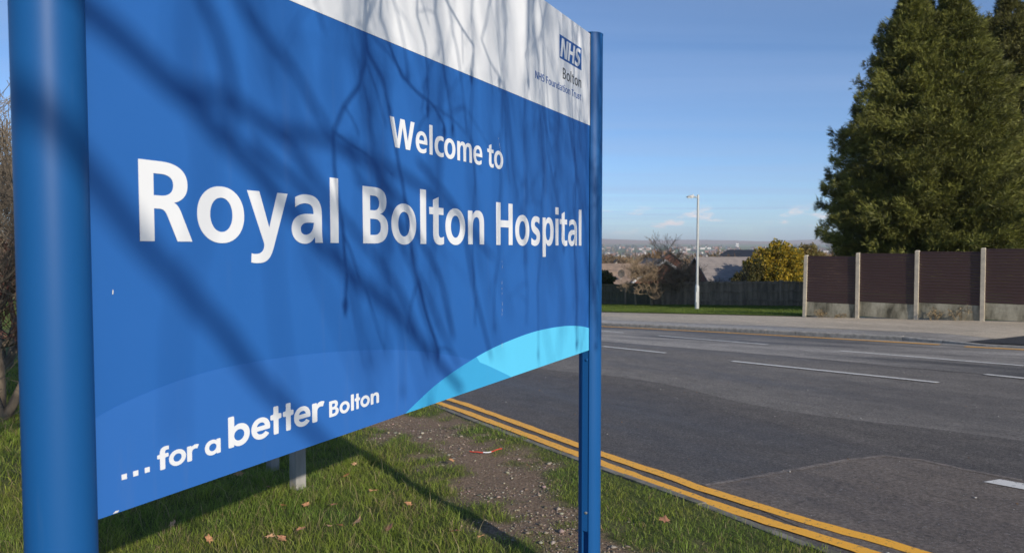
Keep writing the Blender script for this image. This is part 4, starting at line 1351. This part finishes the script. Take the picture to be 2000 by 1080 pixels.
# ------------------------------------------------------------------ street lamp
def street_lamp():
    x, y = 8.59, 31.79
    root = empty('street_lamp', (x, y, gz(x, y) + .1))
    tag(root, 'pale grey steel street lamp standing on the far grass verge', 'street lamp')
    def lathe(name, prof, n=16):
        mb = MB()
        v = [(math.cos(2 * math.pi * k / n) * r_, math.sin(2 * math.pi * k / n) * r_, z) for r_, z in prof for k in range(n)]
        f = [(i * n + k, i * n + (k + 1) % n, (i + 1) * n + (k + 1) % n, (i + 1) * n + k) for i in range(len(prof) - 1) for k in range(n)]
        f.append(tuple((len(prof) - 1) * n + k for k in range(n)))
        mb.add(v, f)
        return mb.build(name, M['lamp_grey'], root, True)
    lathe('base', [(.095, -.2), (.095, 1.05), (.088, 1.10), (.062, 1.2)])
    lathe('pole', [(.0601, 1.19), (.055, 3.0), (.050, 5.28), (.044, 5.34)])
    mb = MB(); mb.box((-.02, -.094, .62), (.11, .012, .48)); mb.build('service_door', M['lamp_grey'], root)
    arm = MB(); arm.tube([(0, 0, 5.18), (-.06, 0, 5.22), (-.20, 0, 5.235)], [.03, .03, .028], 10); arm.build('bracket', M['lamp_grey'], root, True)
    hd = MB()
    prof = [(-.14, .045, .03), (-.22, .085, .075), (-.34, .105, .095), (-.46, .085, .06), (-.56, .03, .015)]
    n = 12
    v = []
    for X, hw, hh in prof:
        for k in range(n):
            a = 2 * math.pi * k / n
            v.append((X, math.cos(a) * hw, 5.235 + (math.sin(a) * hh if math.sin(a) > 0 else math.sin(a) * hh * .45)))
    f = [(i * n + k, (i + 1) * n + k, (i + 1) * n + (k + 1) % n, i * n + (k + 1) % n) for i in range(len(prof) - 1) for k in range(n)] + [tuple(range(n)), tuple(range(len(prof) * n - 1, (len(prof) - 1) * n - 1, -1))]
    hd.add(v, f)
    head = hd.build('lantern', M['lamp_grey'], root, True)
    gl = MB(); gl.box((-.36, 0, 5.197), (.26, .13, .03)); gl.build('diffuser', M['glass_white'], head)
    pc = MB(); pc.tube([(-.24, 0, 5.30), (-.24, 0, 5.36)], .03, 8); pc.build('photocell', M['glass_white'], head)
street_lamp()

# ------------------------------------------------------------------ foliage
def cards(C, dirs, length, width, cols, nl, r, fan=0.75, flat_=None):
    """fans of nl thin leaf triangles per sprig: C Nx3 positions, dirs Nx3"""
    n = len(C)
    d = dirs / (np.linalg.norm(dirs, axis=1)[:, None] + 1e-9)
    ref = r.normal(size=(n, 3))
    a = np.cross(d, ref); a /= np.linalg.norm(a, axis=1)[:, None] + 1e-9
    Vs, Cc = [], []
    for k in range(nl):
        t = (k / (nl - 1) - .5) * 2 * fan if nl > 1 else 0
        dd = d * math.cos(t) + a * math.sin(t)
        dd[:, 2] += r.normal(0, .16, n)
        w = np.cross(dd, r.normal(size=(n, 3))); w /= np.linalg.norm(w, axis=1)[:, None] + 1e-9
        L = (length * r.uniform(.6, 1.1, n))[:, None]
        W = (width * r.uniform(.7, 1.2, n))[:, None]
        Vs.append(np.stack([C, C + dd * L * .55 + w * W, C + dd * L, C + dd * L * .45 - w * W], 1))
        Cc.append(np.repeat((cols * r.uniform(.8, 1.2, n)[:, None])[:, None, :], 4, 1))
    V = np.stack(Vs, 1).reshape(-1, 3); Cc = np.stack(Cc, 1).reshape(-1, 3)
    F = np.arange(len(V)).reshape(-1, 4)
    return V, F, Cc

def conifer(loc, leaders, base_r, seed, label, col, nb=430, spr=95, group='conifers behind the boundary fence', hue=None, skirt=.6):
    """leaders: list of (dx, dy, height, radius scale)"""
    r = np.random.default_rng(seed)
    root = empty('conifer_tree', loc)
    tag(root, label, 'tree', group)
    trunk, crown = MB(), MB()
    Ps, Ds, Cs = [], [], []
    for (dx, dy, H, rs) in leaders:
        trunk.tube([(0, 0, -.2), (dx * .5, dy * .5, H * .18), (dx, dy, H * .45), (dx * 1.02, dy * 1.02, H * .8), (dx * 1.05, dy * 1.05, H)], [.26, .2, .14, .06, .012], 8, cap=False)
        for k in range(int(nb * max(.10, min(1, rs)))):
            u = r.random() ** 1.25
            z = skirt + u * (H - skirt) if rs > .4 else H * (.72 + .28 * u)
            u = (z - skirt) / (H - skirt)
            prof = base_r * rs * ((1 - u) ** .74 if rs > .4 else (1 - u) ** .5) * (0.80 + .2 * min(1, u * 9)) + .08
            az = r.uniform(0, 2 * math.pi)
            lump = 1 + .09 * math.sin(3 * az + z * .9 + seed) + .07 * math.sin(5 * az - z * 1.7)
            R_ = prof * lump * (r.uniform(.74, 1.04) + (.14 if r.random() < .08 else 0))
            o = np.array([math.cos(az), math.sin(az), 0])
            p0 = np.array([dx * min(1, z / H * 2.2), dy * min(1, z / H * 2.2), z])
            tip = p0 + o * R_ + np.array([0, 0, R_ * r.uniform(.20, .55) + .12])
            n = max(10, int(spr * (R_ / base_r) ** .8 + 10))
            if k % 6 == 0:
                trunk.tube([p0 - np.array([0, 0, .1]), p0 * .45 + tip * .55 + np.array([0, 0, .05]), tip], [.035 * (1 - u) + .012, .02 * (1 - u) + .008, .004], 3, cap=False)
            t = 1 - .60 * r.random(n) ** 1.7
            q = p0 + (tip - p0) * t[:, None]
            sd = np.cross(o, [0, 0, 1.0])
            wid = .34 * min(1.0, R_ / 1.3) * (1.25 - t) + .07
            q = q + sd * (r.normal(0, 1, n) * wid)[:, None] + np.array([0, 0, 1]) * (r.normal(0, .10, n) - .12 * t)[:, None]
            dv = o[None] * r.uniform(.4, 1.2, n)[:, None] + sd * r.normal(0, .55, n)[:, None] + np.array([0, 0, 1]) * r.normal(.42, .40, n)[:, None]
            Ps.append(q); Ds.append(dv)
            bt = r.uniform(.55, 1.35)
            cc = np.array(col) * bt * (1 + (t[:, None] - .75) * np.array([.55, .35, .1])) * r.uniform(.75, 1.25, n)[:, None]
            Cs.append(cc)
    P, D, C = np.concatenate(Ps), np.concatenate(Ds), np.clip(np.concatenate(Cs), .004, 1)
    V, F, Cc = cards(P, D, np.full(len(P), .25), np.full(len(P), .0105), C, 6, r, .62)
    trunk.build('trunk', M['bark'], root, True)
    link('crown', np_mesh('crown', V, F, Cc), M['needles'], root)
    return root
c0 = (16.7, 27.6)
conifer((16.7, 27.6, gz(*c0)), [(-.75, .1, 12.5, .93), (.62, -.3, 12.4, .93), (-.85, 0, 13.5, .22), (.55, -.2, 13.4, .20), (-.25, .2, 12.7, .16), (-1.35, .1, 11.6, .18)], 4.2, 3, 'broad dark green conifer with twin tops, nearest behind the brown fence', (.145, .155, .036), nb=860, spr=118)
c1 = (22.7, 30.4)
conifer((22.7, 30.4, gz(*c1)), [(-.9, 0, 13.2, .95), (.6, .3, 14.2, .95), (-1.0, 0, 14.6, .2), (.7, .2, 15.4, .2), (-1.7, 0, 12.6, .18)], 4.1, 8, 'tall olive conifer at the right edge behind the broad conifer', (.122, .122, .036), nb=640, spr=100)
c2 = (20.9, 31.0)
conifer((20.9, 31.0, gz(*c2)), [(0, 0, 11.6, 1.0)], 2.7, 12, 'grey green conifer squeezed between the two larger conifers', (.145, .160, .10), nb=640, spr=92)

def leafy(name, loc, clumps, leaf, width, n, cols, seed, label, cat, stems=True, group=None, mat='leaves', nl=3):
    """clumps: (dx, dy, dz, radius)"""
    r = np.random.default_rng(seed); rr = random.Random(seed)
    root = empty(name, loc); tag(root, label, cat, group)
    Ps, Ds, Cs = [], [], []
    tot = sum(c[3] ** 2 for c in clumps)
    tk = MB()
    for (x, y, z, R_) in clumps:
        k = int(n * R_ ** 2 / tot)
        d = r.normal(size=(k, 3)); d /= np.linalg.norm(d, axis=1)[:, None]
        rad = R_ * (1 - .55 * r.random(k) ** 1.8)
        lump = 1 + .22 * np.sin(d[:, 0] * 5 + seed) * np.sin(d[:, 1] * 6 + 1) + .15 * np.sin(d[:, 2] * 8)
        Ps.append(np.array([x, y, z]) + d * (rad * lump)[:, None] * np.array([1, 1, .9])); Ds.append(d + r.normal(0, .6, (k, 3)))
        c = np.array(cols)[r.integers(0, len(cols), k)] * r.uniform(.7, 1.2, k)[:, None] * rr.uniform(.8, 1.15)
        Cs.append(c)
        if stems:
            tk.tube([(x * .05, y * .05, -.1), (x * .4, y * .4, z * .5), (x, y, z)], [.05, .035, .012], 5, cap=False)
            for j in range(5):
                e = Vector((x, y, z)) + Vector((rr.uniform(-1, 1), rr.uniform(-1, 1), rr.uniform(-.3, 1))) * R_ * .8
                tk.tube([(x * .7, y * .7, z * .75), (x, y, z), e], [.02, .015, .006], 3, cap=False)
    V, F, C = cards(np.concatenate(Ps), np.concatenate(Ds), np.full(sum(len(p) for p in Ps), leaf), np.full(sum(len(p) for p in Ps), width), np.concatenate(Cs), nl, r, .8)
    if stems:
        tk.build('stem', M['bark'], root, True)
    link('crown', np_mesh('crown', V, F, C), M[mat], root)
    return root
ys = (19.3, 50.0)
leafy('yellow_shrub', (ys[0], ys[1], gz(*ys) - .35), [(-1.1, 0, 2.6, 1.1), (.1, .1, 3.4, 1.0), (1.05, .1, 2.9, 1.05), (-.3, -.4, 2.1, .9), (1.1, -.3, 1.75, .85), (-1.6, .2, 1.9, .75), (.35, -.5, 1.6, .7), (-.5, .2, 3.0, .7)],
      .17, .055, 12000, [(.46, .33, .03), (.36, .28, .03), (.15, .16, .03), (.50, .35, .035)], 21, 'rounded yellow and green leafy shrub overhanging the timber fence', 'shrub')
b2 = (17.0, 49.0)
leafy('dark_shrub', (b2[0], b2[1], gz(*b2)), [(0, 0, 1.5, .75), (.5, .2, 2.1, .7), (-.7, 0, 1.2, .6)], .15, .04, 3000, [(.07, .075, .025), (.12, .10, .03)], 22, 'darker olive shrub left of the yellow shrub behind the timber fence', 'shrub')
b3 = (22.0, 51.0)
leafy('autumn_shrub', (b3[0], b3[1], gz(*b3)), [(0, 0, 2.9, .9), (.7, 0, 2.3, .9)], .16, .04, 3200, [(.17, .15, .05), (.22, .15, .05)], 23, 'thin buff shrub between the yellow shrub and the broad conifer', 'shrub')
b4 = (5.55, 41.0)
leafy('evergreen_bush', (b4[0], b4[1], gz(*b4) + .05), [(0, 0, 1.5, .55), (-.4, 0, 1.1, .5)], .14, .04, 2600, [(.05, .065, .02), (.08, .09, .03)], 24, 'small evergreen bush over the timber fence beside the sign post', 'bush')
# bare young trees on the far verge
GRP = 'bare young trees by the timber fence'
def bt(x, y, h, rad, seed, label, **kw):
    MINR[0] = .0072
    bare_tree((x, y, gz(x, y) + .1), h, rad, seed, label, GRP, **kw)
bt(7.65, 37.2, 5.2, .085, 31, 'widest bare young tree, pale trunk before the brick gable', kids=(5, 7), spread=.95, mats=('bark_pale', 'twig'), up=.05, tl=.36)
bt(8.2, 37.0, 5.0, .065, 32, 'slim bare young tree between the widest tree and the lamp post', kids=(5, 7), spread=.95, mats=('bark_pale', 'twig'), up=.05, tl=.38)
bt(6.85, 37.9, 1.9, .06, 33, 'short pale trunk bare sapling left of the widest bare tree', kids=(2, 4), spread=.9, mats=('bark_pale', 'twig'), up=.04, tl=.6, maxl=3)
bt(8.95, 37.1, 3.7, .06, 34, 'bare young tree close behind the lamp post', kids=(5, 7), spread=1.0, mats=('bark', 'twig'), up=.04, tl=.38)
bt(12.2, 37.5, 3.0, .05, 35, 'bare grey bush in front of the grey roof', kids=(3, 5), spread=.95, mats=('bark', 'bark'), up=.04, tl=.4)
# thicket at the left edge
MINR[0] = .004
for i, (x, y, h, sd, lb, mt_) in enumerate([(-6.6, 8.6, 5.2, 41, 'bare multi-stemmed thorn bush seen at the far left edge', ('bark', 'bark')), (-8.3, 10.6, 6.5, 42, 'taller bare hedge tree behind the thorn bush at the left', ('bark', 'bark')),
                                    (-10.6, 14.2, 7.0, 43, 'bare hedge tree farthest back at the left edge', ('bark', 'bark_pale')), (-7.4, 9.4, 3.6, 44, 'low reddish bare hedge bush at the left edge', ('bark', 'redtwig'))]):
    if mt_[1] == 'redtwig' and 'redtwig' not in M:
        M['redtwig'] = simple('reddish_twigs', (.22, .09, .07), (.13, .06, .05), 8, .9)
    bare_tree((x, y, gz(x, y)), h, .07, sd, lb, 'bare hedge at the left edge', maxl=4, kids=(4, 6), spread=.85, multi=4, mats=mt_, tl=.42)

# ------------------------------------------------------------------ houses beyond the fence
def gable_house(name, label, loc, rz, w, d, wall, rise, wallm, roofm, over=.25, fascia=True, chimney=False, cat='house', windows=(), group='houses beyond the timber fence'):
    """ridge runs along local y; gable end faces local -y; w across, d deep"""
    root = empty(name, loc, rz); tag(root, label, cat, group)
    mb = MB()
    h = w / 2
    v = [(-h, 0, 0), (h, 0, 0), (h, 0, wall), (0, 0, wall + rise), (-h, 0, wall), (-h, d, 0), (h, d, 0), (h, d, wall), (0, d, wall + rise), (-h, d, wall)]
    mb.add(v, [(0, 1, 2, 3, 4), (9, 8, 7, 6, 5), (0, 4, 9, 5), (1, 6, 7, 2)])
    mb.build('wall', wallm, root)
    sl = rise / h
    mb = MB(); t = .12
    for s in (-1, 1):
        e = s * (h + over)
        v = [(0, -over, wall + rise + .02), (0, d + over, wall + rise + .02), (e, d + over, wall - sl * over + .02), (e, -over, wall - sl * over + .02)]
        v += [(x, y, z + t) for x, y, z in v]
        q = [(0, 1, 2, 3), (7, 6, 5, 4), (0, 4, 5, 1), (1, 5, 6, 2), (2, 6, 7, 3), (3, 7, 4, 0)]
        mb.add(v, q)
    roof = mb.build('roof', roofm, root)
    if chimney:
        mb = MB(); mb.box((0, d * .5, wall + rise + .35), (.5, .6, 1.1)); mb.build('chimney', M['brick'], roof)
    if fascia:
        for s in (-1, 1):
            mb = MB()
            e = s * (h + over)
            v = [(0, -over - .03, wall + rise - .10), (e, -over - .03, wall - sl * over - .10), (e, -over - .03, wall - sl * over + .13), (0, -over - .03, wall + rise + .13)]
            v += [(x, y + .025, z) for x, y, z in v]
            mb.add(v, [(0, 1, 2, 3), (7, 6, 5, 4), (0, 4, 5, 1), (1, 5, 6, 2), (2, 6, 7, 3), (3, 7, 4, 0)])
            mb.build('bargeboard', M['upvc'], roof)
            mb = MB(); mb.box((e + s * .03, d / 2, wall - sl * over - .02), (.06, d + 2 * over, .16)); mb.build('fascia', M['upvc'], roof)
    for (x, z, ww, hh) in windows:
        mb = MB(); mb.box((x, -.02, z), (ww, .06, hh)); f = mb.build('window', M['upvc'], root)
        mb = MB(); mb.box((x, -.04, z), (ww - .14, .06, hh - .14)); mb.build('pane', M['window'], f)
    return root
gable_house('brick_house', 'brick bungalow with white bargeboards on its gable facing the road', (12.9, 58, -3.7), 0, 4.9, 8, 2.6, 1.65, M['brick'], M['roof_brown'], windows=((0, 1.3, 1.6, 1.1),))
gable_house('tiled_bungalow', 'bungalow with wide brown tiled roof left of the brick gable', (12.2, 62, -3.7), R(90), 8.4, 7.5, 2.1, 1.7, M['brick'], M['roof_brown'], fascia=True)
gable_house('grey_roofed_bungalow', 'bungalow with plain grey roof and white eaves behind the lamp post', (20.3, 55.5, -3.9), R(90), 7.6, 5.3, 2.95, 1.72, M['brick'], M['roof_grey'], fascia=True)
gable_house('white_house', 'white rendered house with a pale gable beyond the brown roof', (14.7, 95, -7.6), R(-6), 2.6, 6, 6.4, 1.1, M['render_white'], M['roof_dark'], fascia=False)
gable_house('white_cottage', 'small white gable at the far left beside the sign post', (12.75, 92, -7.6), R(-6), 1.6, 5, 6.2, .9, M['render_white'], M['roof_grey'], fascia=False)
gable_house('flat_roofed_house', 'house with long pale grey roof right of the white gable', (18.6, 97, -7.6), R(90), 4.5, 3.6, 6.0, .9, M['brick'], M['roof_pale'] if 'roof_pale' in M else M['lamp_grey'], fascia=False)
gable_house('dark_gabled_house', 'brick house with dark roof peak above the bare tree crown', (24.9, 108, -8.6), R(-12), 3.4, 7, 8.2, 1.25, M['brick'], M['roof_dark'], fascia=False)
gable_house('slate_roofed_house', 'dark slate roof rising left behind the yellow shrub', (27.6, 76, -5.6), R(8), 5.0, 8, 5.4, 1.5, M['brick'], M['roof_dark'], fascia=False)
# satellite dish on the brown tiled roof
dish = empty('satellite_dish', (9.3, 58.4, -.55)); tag(dish, 'small grey satellite dish on the brown tiled roof', 'dish')
mb = MB(); n = 14
v = [(0, 0, 0)] + [(math.cos(2 * math.pi * k / n) * .3, -.08, math.sin(2 * math.pi * k / n) * .34) for k in range(n)]
mb.add(v, [(0, 1 + k, 1 + (k + 1) % n) for k in range(n)]); mb.build('bowl', M['roof_dark'], dish)
mb = MB(); mb.tube([(0, 0, 0), (0, .15, -.3), (0, .3, -.75)], .025, 6); mb.build('mast', M['lamp_grey'], dish)

# garden trees around the houses
GT = 'bare brown trees among the houses'
BR = [(.17, .115, .07), (.21, .135, .075), (.13, .095, .06)]
for i, (x, y, zt, R_, lb) in enumerate([(12.2, 82, .35, 2.0, 'brown bare tree crown over the white house'), (22.5, 75, .45, 2.6, 'broad brown bare crown behind the brick gable'), (26.5, 80, .65, 2.4, 'brown bare crown right of the brick gable'),
                                        (33.5, 96, .25, 2.6, 'orange brown crown above the grey roof'), (37.5, 98, .35, 2.2, 'small orange brown crown nearer the yellow shrub'), (30.5, 90, .05, 2.4, 'low brown crown left end of the grey roof')]):
    g = far_z(x, y)
    leafy('garden_tree', (x, y, g), [(0, 0, zt - g - R_ * .95, R_), (R_ * .8, 0, zt - g - R_ * 1.2, R_ * .8), (-R_ * .8, .5, zt - g - R_ * 1.15, R_ * .75)], .55, .035, 2600, BR if i not in (3, 4) else [(.26, .15, .06), (.22, .13, .06)], 60 + i, lb, 'tree', True, GT)

# ------------------------------------------------------------------ the valley
def ter(x, y):
    return far_z(x, y)
def far_masses():
    r = np.random.default_rng(77)
    # woodland and hedgerows
    Vs, Fs, Cs, o = [], [], [], 0
    base = np.array([(1, 0, .1), (.5, .87, 0), (-.5, .87, .1), (-1, 0, 0), (-.5, -.87, .1), (.5, -.87, 0), (0, 0, 1), (.55, .3, .75), (-.5, .35, .8), (0, -.6, .78), (0, 0, -.8)], float)
    tri = np.array([(0, 1, 7), (1, 2, 8), (2, 3, 8), (3, 4, 9), (4, 5, 9), (5, 0, 7), (7, 1, 8), (8, 3, 9), (9, 5, 7), (7, 8, 6), (8, 9, 6), (9, 7, 6), (1, 0, 10), (2, 1, 10), (3, 2, 10), (4, 3, 10), (5, 4, 10), (0, 5, 10)])
    n = 7000
    rr = np.exp(r.uniform(math.log(620), math.log(4300), n))
    az = r.uniform(R(-42), R(42), n)
    keep = vnoise(np.c_[rr * np.sin(az), rr * np.cos(az)], .0042, 5) > np.where(rr < 600, .25, .5)
    rr, az = rr[keep], az[keep]
    for a, q in zip(az, rr):
        x, y = q * math.sin(a), q * math.cos(a)
        s = r.uniform(3, 6) * (1 + q / 6000)
        V = base * (1 + r.uniform(-.3, .3, (len(base), 1))) * np.array([s, s, s * r.uniform(.8, 1.2)]) + np.array([x, y, ter(x, y) + s * .6])
        c = np.array([(.13, .095, .06), (.10, .085, .05), (.17, .12, .065), (.055, .06, .03)][r.integers(0, 4)]) * r.uniform(.7, 1.2)
        Vs.append(V); Fs.append(tri + o); Cs.append(np.repeat(c[None], len(base), 0)); o += len(base)
    tag(link('distant_woodland', np_mesh('distant_woodland', np.concatenate(Vs), np.concatenate(Fs), np.concatenate(Cs)), M['stone']), 'far brown woodland and hedges across the valley', 'woodland', kind='stuff')
    # nearer bare woodland along the valley side
    Ps, Ds, Cs = [], [], []
    for k in range(330):
        q = r.uniform(130, 620); a = r.uniform(R(-40), R(38))
        x, y = q * math.sin(a), q * math.cos(a)
        top = 1.6 - q * r.uniform(.0085, .016)
        g = ter(x, y)
        if top - g < 4:
            continue
        h = top - g; w = h * r.uniform(.28, .42)
        m_ = 260
        d = r.normal(size=(m_, 3)); d /= np.linalg.norm(d, axis=1)[:, None]
        p = np.array([x, y, g + h * .6]) + d * np.array([w, w, h * .4]) * (1 - .6 * r.random(m_) ** 2)[:, None]
        Ps.append(p); Ds.append(d + np.array([0, 0, .6])); Cs.append(np.array([(.17, .12, .075), (.21, .14, .08), (.14, .11, .07), (.24, .15, .07)][r.integers(0, 4)]) * r.uniform(.75, 1.2, m_)[:, None])
    P_ = np.concatenate(Ps)
    V, F, C = cards(P_, np.concatenate(Ds), np.full(len(P_), 1.9), np.full(len(P_), .16), np.concatenate(Cs), 3, r, .7)
    tag(link('bare_woodland', np_mesh('bare_woodland', V, F, C), M['leaves']), 'brown bare woodland behind the houses', 'woodland', kind='stuff')
    # town
    Vs, Fs, Cs, o = [], [], [], 0
    tri = np.array([(0, 1, 5), (0, 5, 4), (1, 2, 6), (1, 6, 5), (2, 3, 7), (2, 7, 6), (3, 0, 4), (3, 4, 7), (4, 5, 9), (4, 9, 8), (6, 7, 8), (6, 8, 9), (5, 6, 9), (7, 4, 8)])
    for k in range(1900):
        q = r.uniform(700, 3700); a = r.uniform(R(-42), R(40))
        x, y = q * math.sin(a), q * math.cos(a)
        if vnoise(np.array([[x, y]]), .0028, 15)[0] < .42:
            continue
        L, W, h = r.uniform(9, 26), r.uniform(6, 9), r.uniform(4.5, 7)
        t = r.uniform(0, 3.14); ct, st = math.cos(t), math.sin(t)
        v = np.array([(-L, -W, -4), (L, -W, -4), (L, W, -4), (-L, W, -4), (-L, -W, h * 2), (L, -W, h * 2), (L, W, h * 2), (-L, W, h * 2), (-L, 0, h * 2 + 6), (L, 0, h * 2 + 6)]) / 2
        v = np.c_[v[:, 0] * ct - v[:, 1] * st, v[:, 0] * st + v[:, 1] * ct, v[:, 2]] + np.array([x, y, ter(x, y) + 2.5])
        wc = np.array([(.42, .38, .34), (.26, .12, .08), (.60, .57, .53), (.3, .2, .15), (.24, .13, .09), (.33, .22, .16)][r.integers(0, 6)])
        rc = np.array([(.12, .10, .10), (.19, .10, .07), (.10, .10, .11)][r.integers(0, 3)])
        # walls and roof carry their own colours: split vertices
        VV = v[tri].reshape(-1, 3)
        cc = np.repeat(np.array([wc] * 8 + [rc] * 4 + [wc] * 2), 3, 0)
        Vs.append(VV); Fs.append(np.arange(len(VV)).reshape(-1, 3) + o); Cs.append(cc); o += len(VV)
    tag(link('distant_town', np_mesh('distant_town', np.concatenate(Vs), np.concatenate(Fs), np.concatenate(Cs)), M['stone']), 'tiny houses of the town spread across the far valley', 'town', kind='stuff')
far_masses()
for (x, y, L, h, lb) in [(770, 2330, 44, 11, 'long white industrial building in the valley left of the yellow shrub'), (640, 2050, 26, 9, 'pale block in the valley right of the lamp post'), (1225, 3740, 16, 20, 'small white tower block high on the far slope')]:
    root = empty('distant_building', (x, y, ter(x, y) - 1)); tag(root, lb, 'building', 'white buildings across the valley')
    mb = MB(); mb.box((0, 0, h / 2), (L, 14, h)); mb.build('wall', M['render_white'], root)
    mb = MB(); mb.box((0, 0, h + .5), (L + 1, 15, 1.0)); mb.build('roof', M['roof_grey'], root)
    for k in range(int(L // 8)):
        mb = MB(); mb.box((-L / 2 + 5 + 8 * k, -7.1, h * .55), (4, .4, h * .35)); mb.build('window', M['window'], root)

# ------------------------------------------------------------------ haze over the valley
mb = MB(); mb.box((0, 0, 40), (19600, 19600, 210))
hz_m = bpy.data.materials.new('valley_haze')
hz_m.use_nodes = True
nt = hz_m.node_tree; nt.nodes.clear()
out = nt.nodes.new('ShaderNodeOutputMaterial'); pvn = nt.nodes.new('ShaderNodeVolumePrincipled')
pvn.inputs['Color'].default_value = (.86, .93, 1.0, 1)
pvn.inputs['Density'].default_value = 0.00015
pvn.inputs['Anisotropy'].default_value = 0.1
nt.links.new(pvn.outputs[0], out.inputs['Volume'])
tag(mb.build('haze', hz_m), 'pale blue haze over the valley', 'haze', kind='stuff')
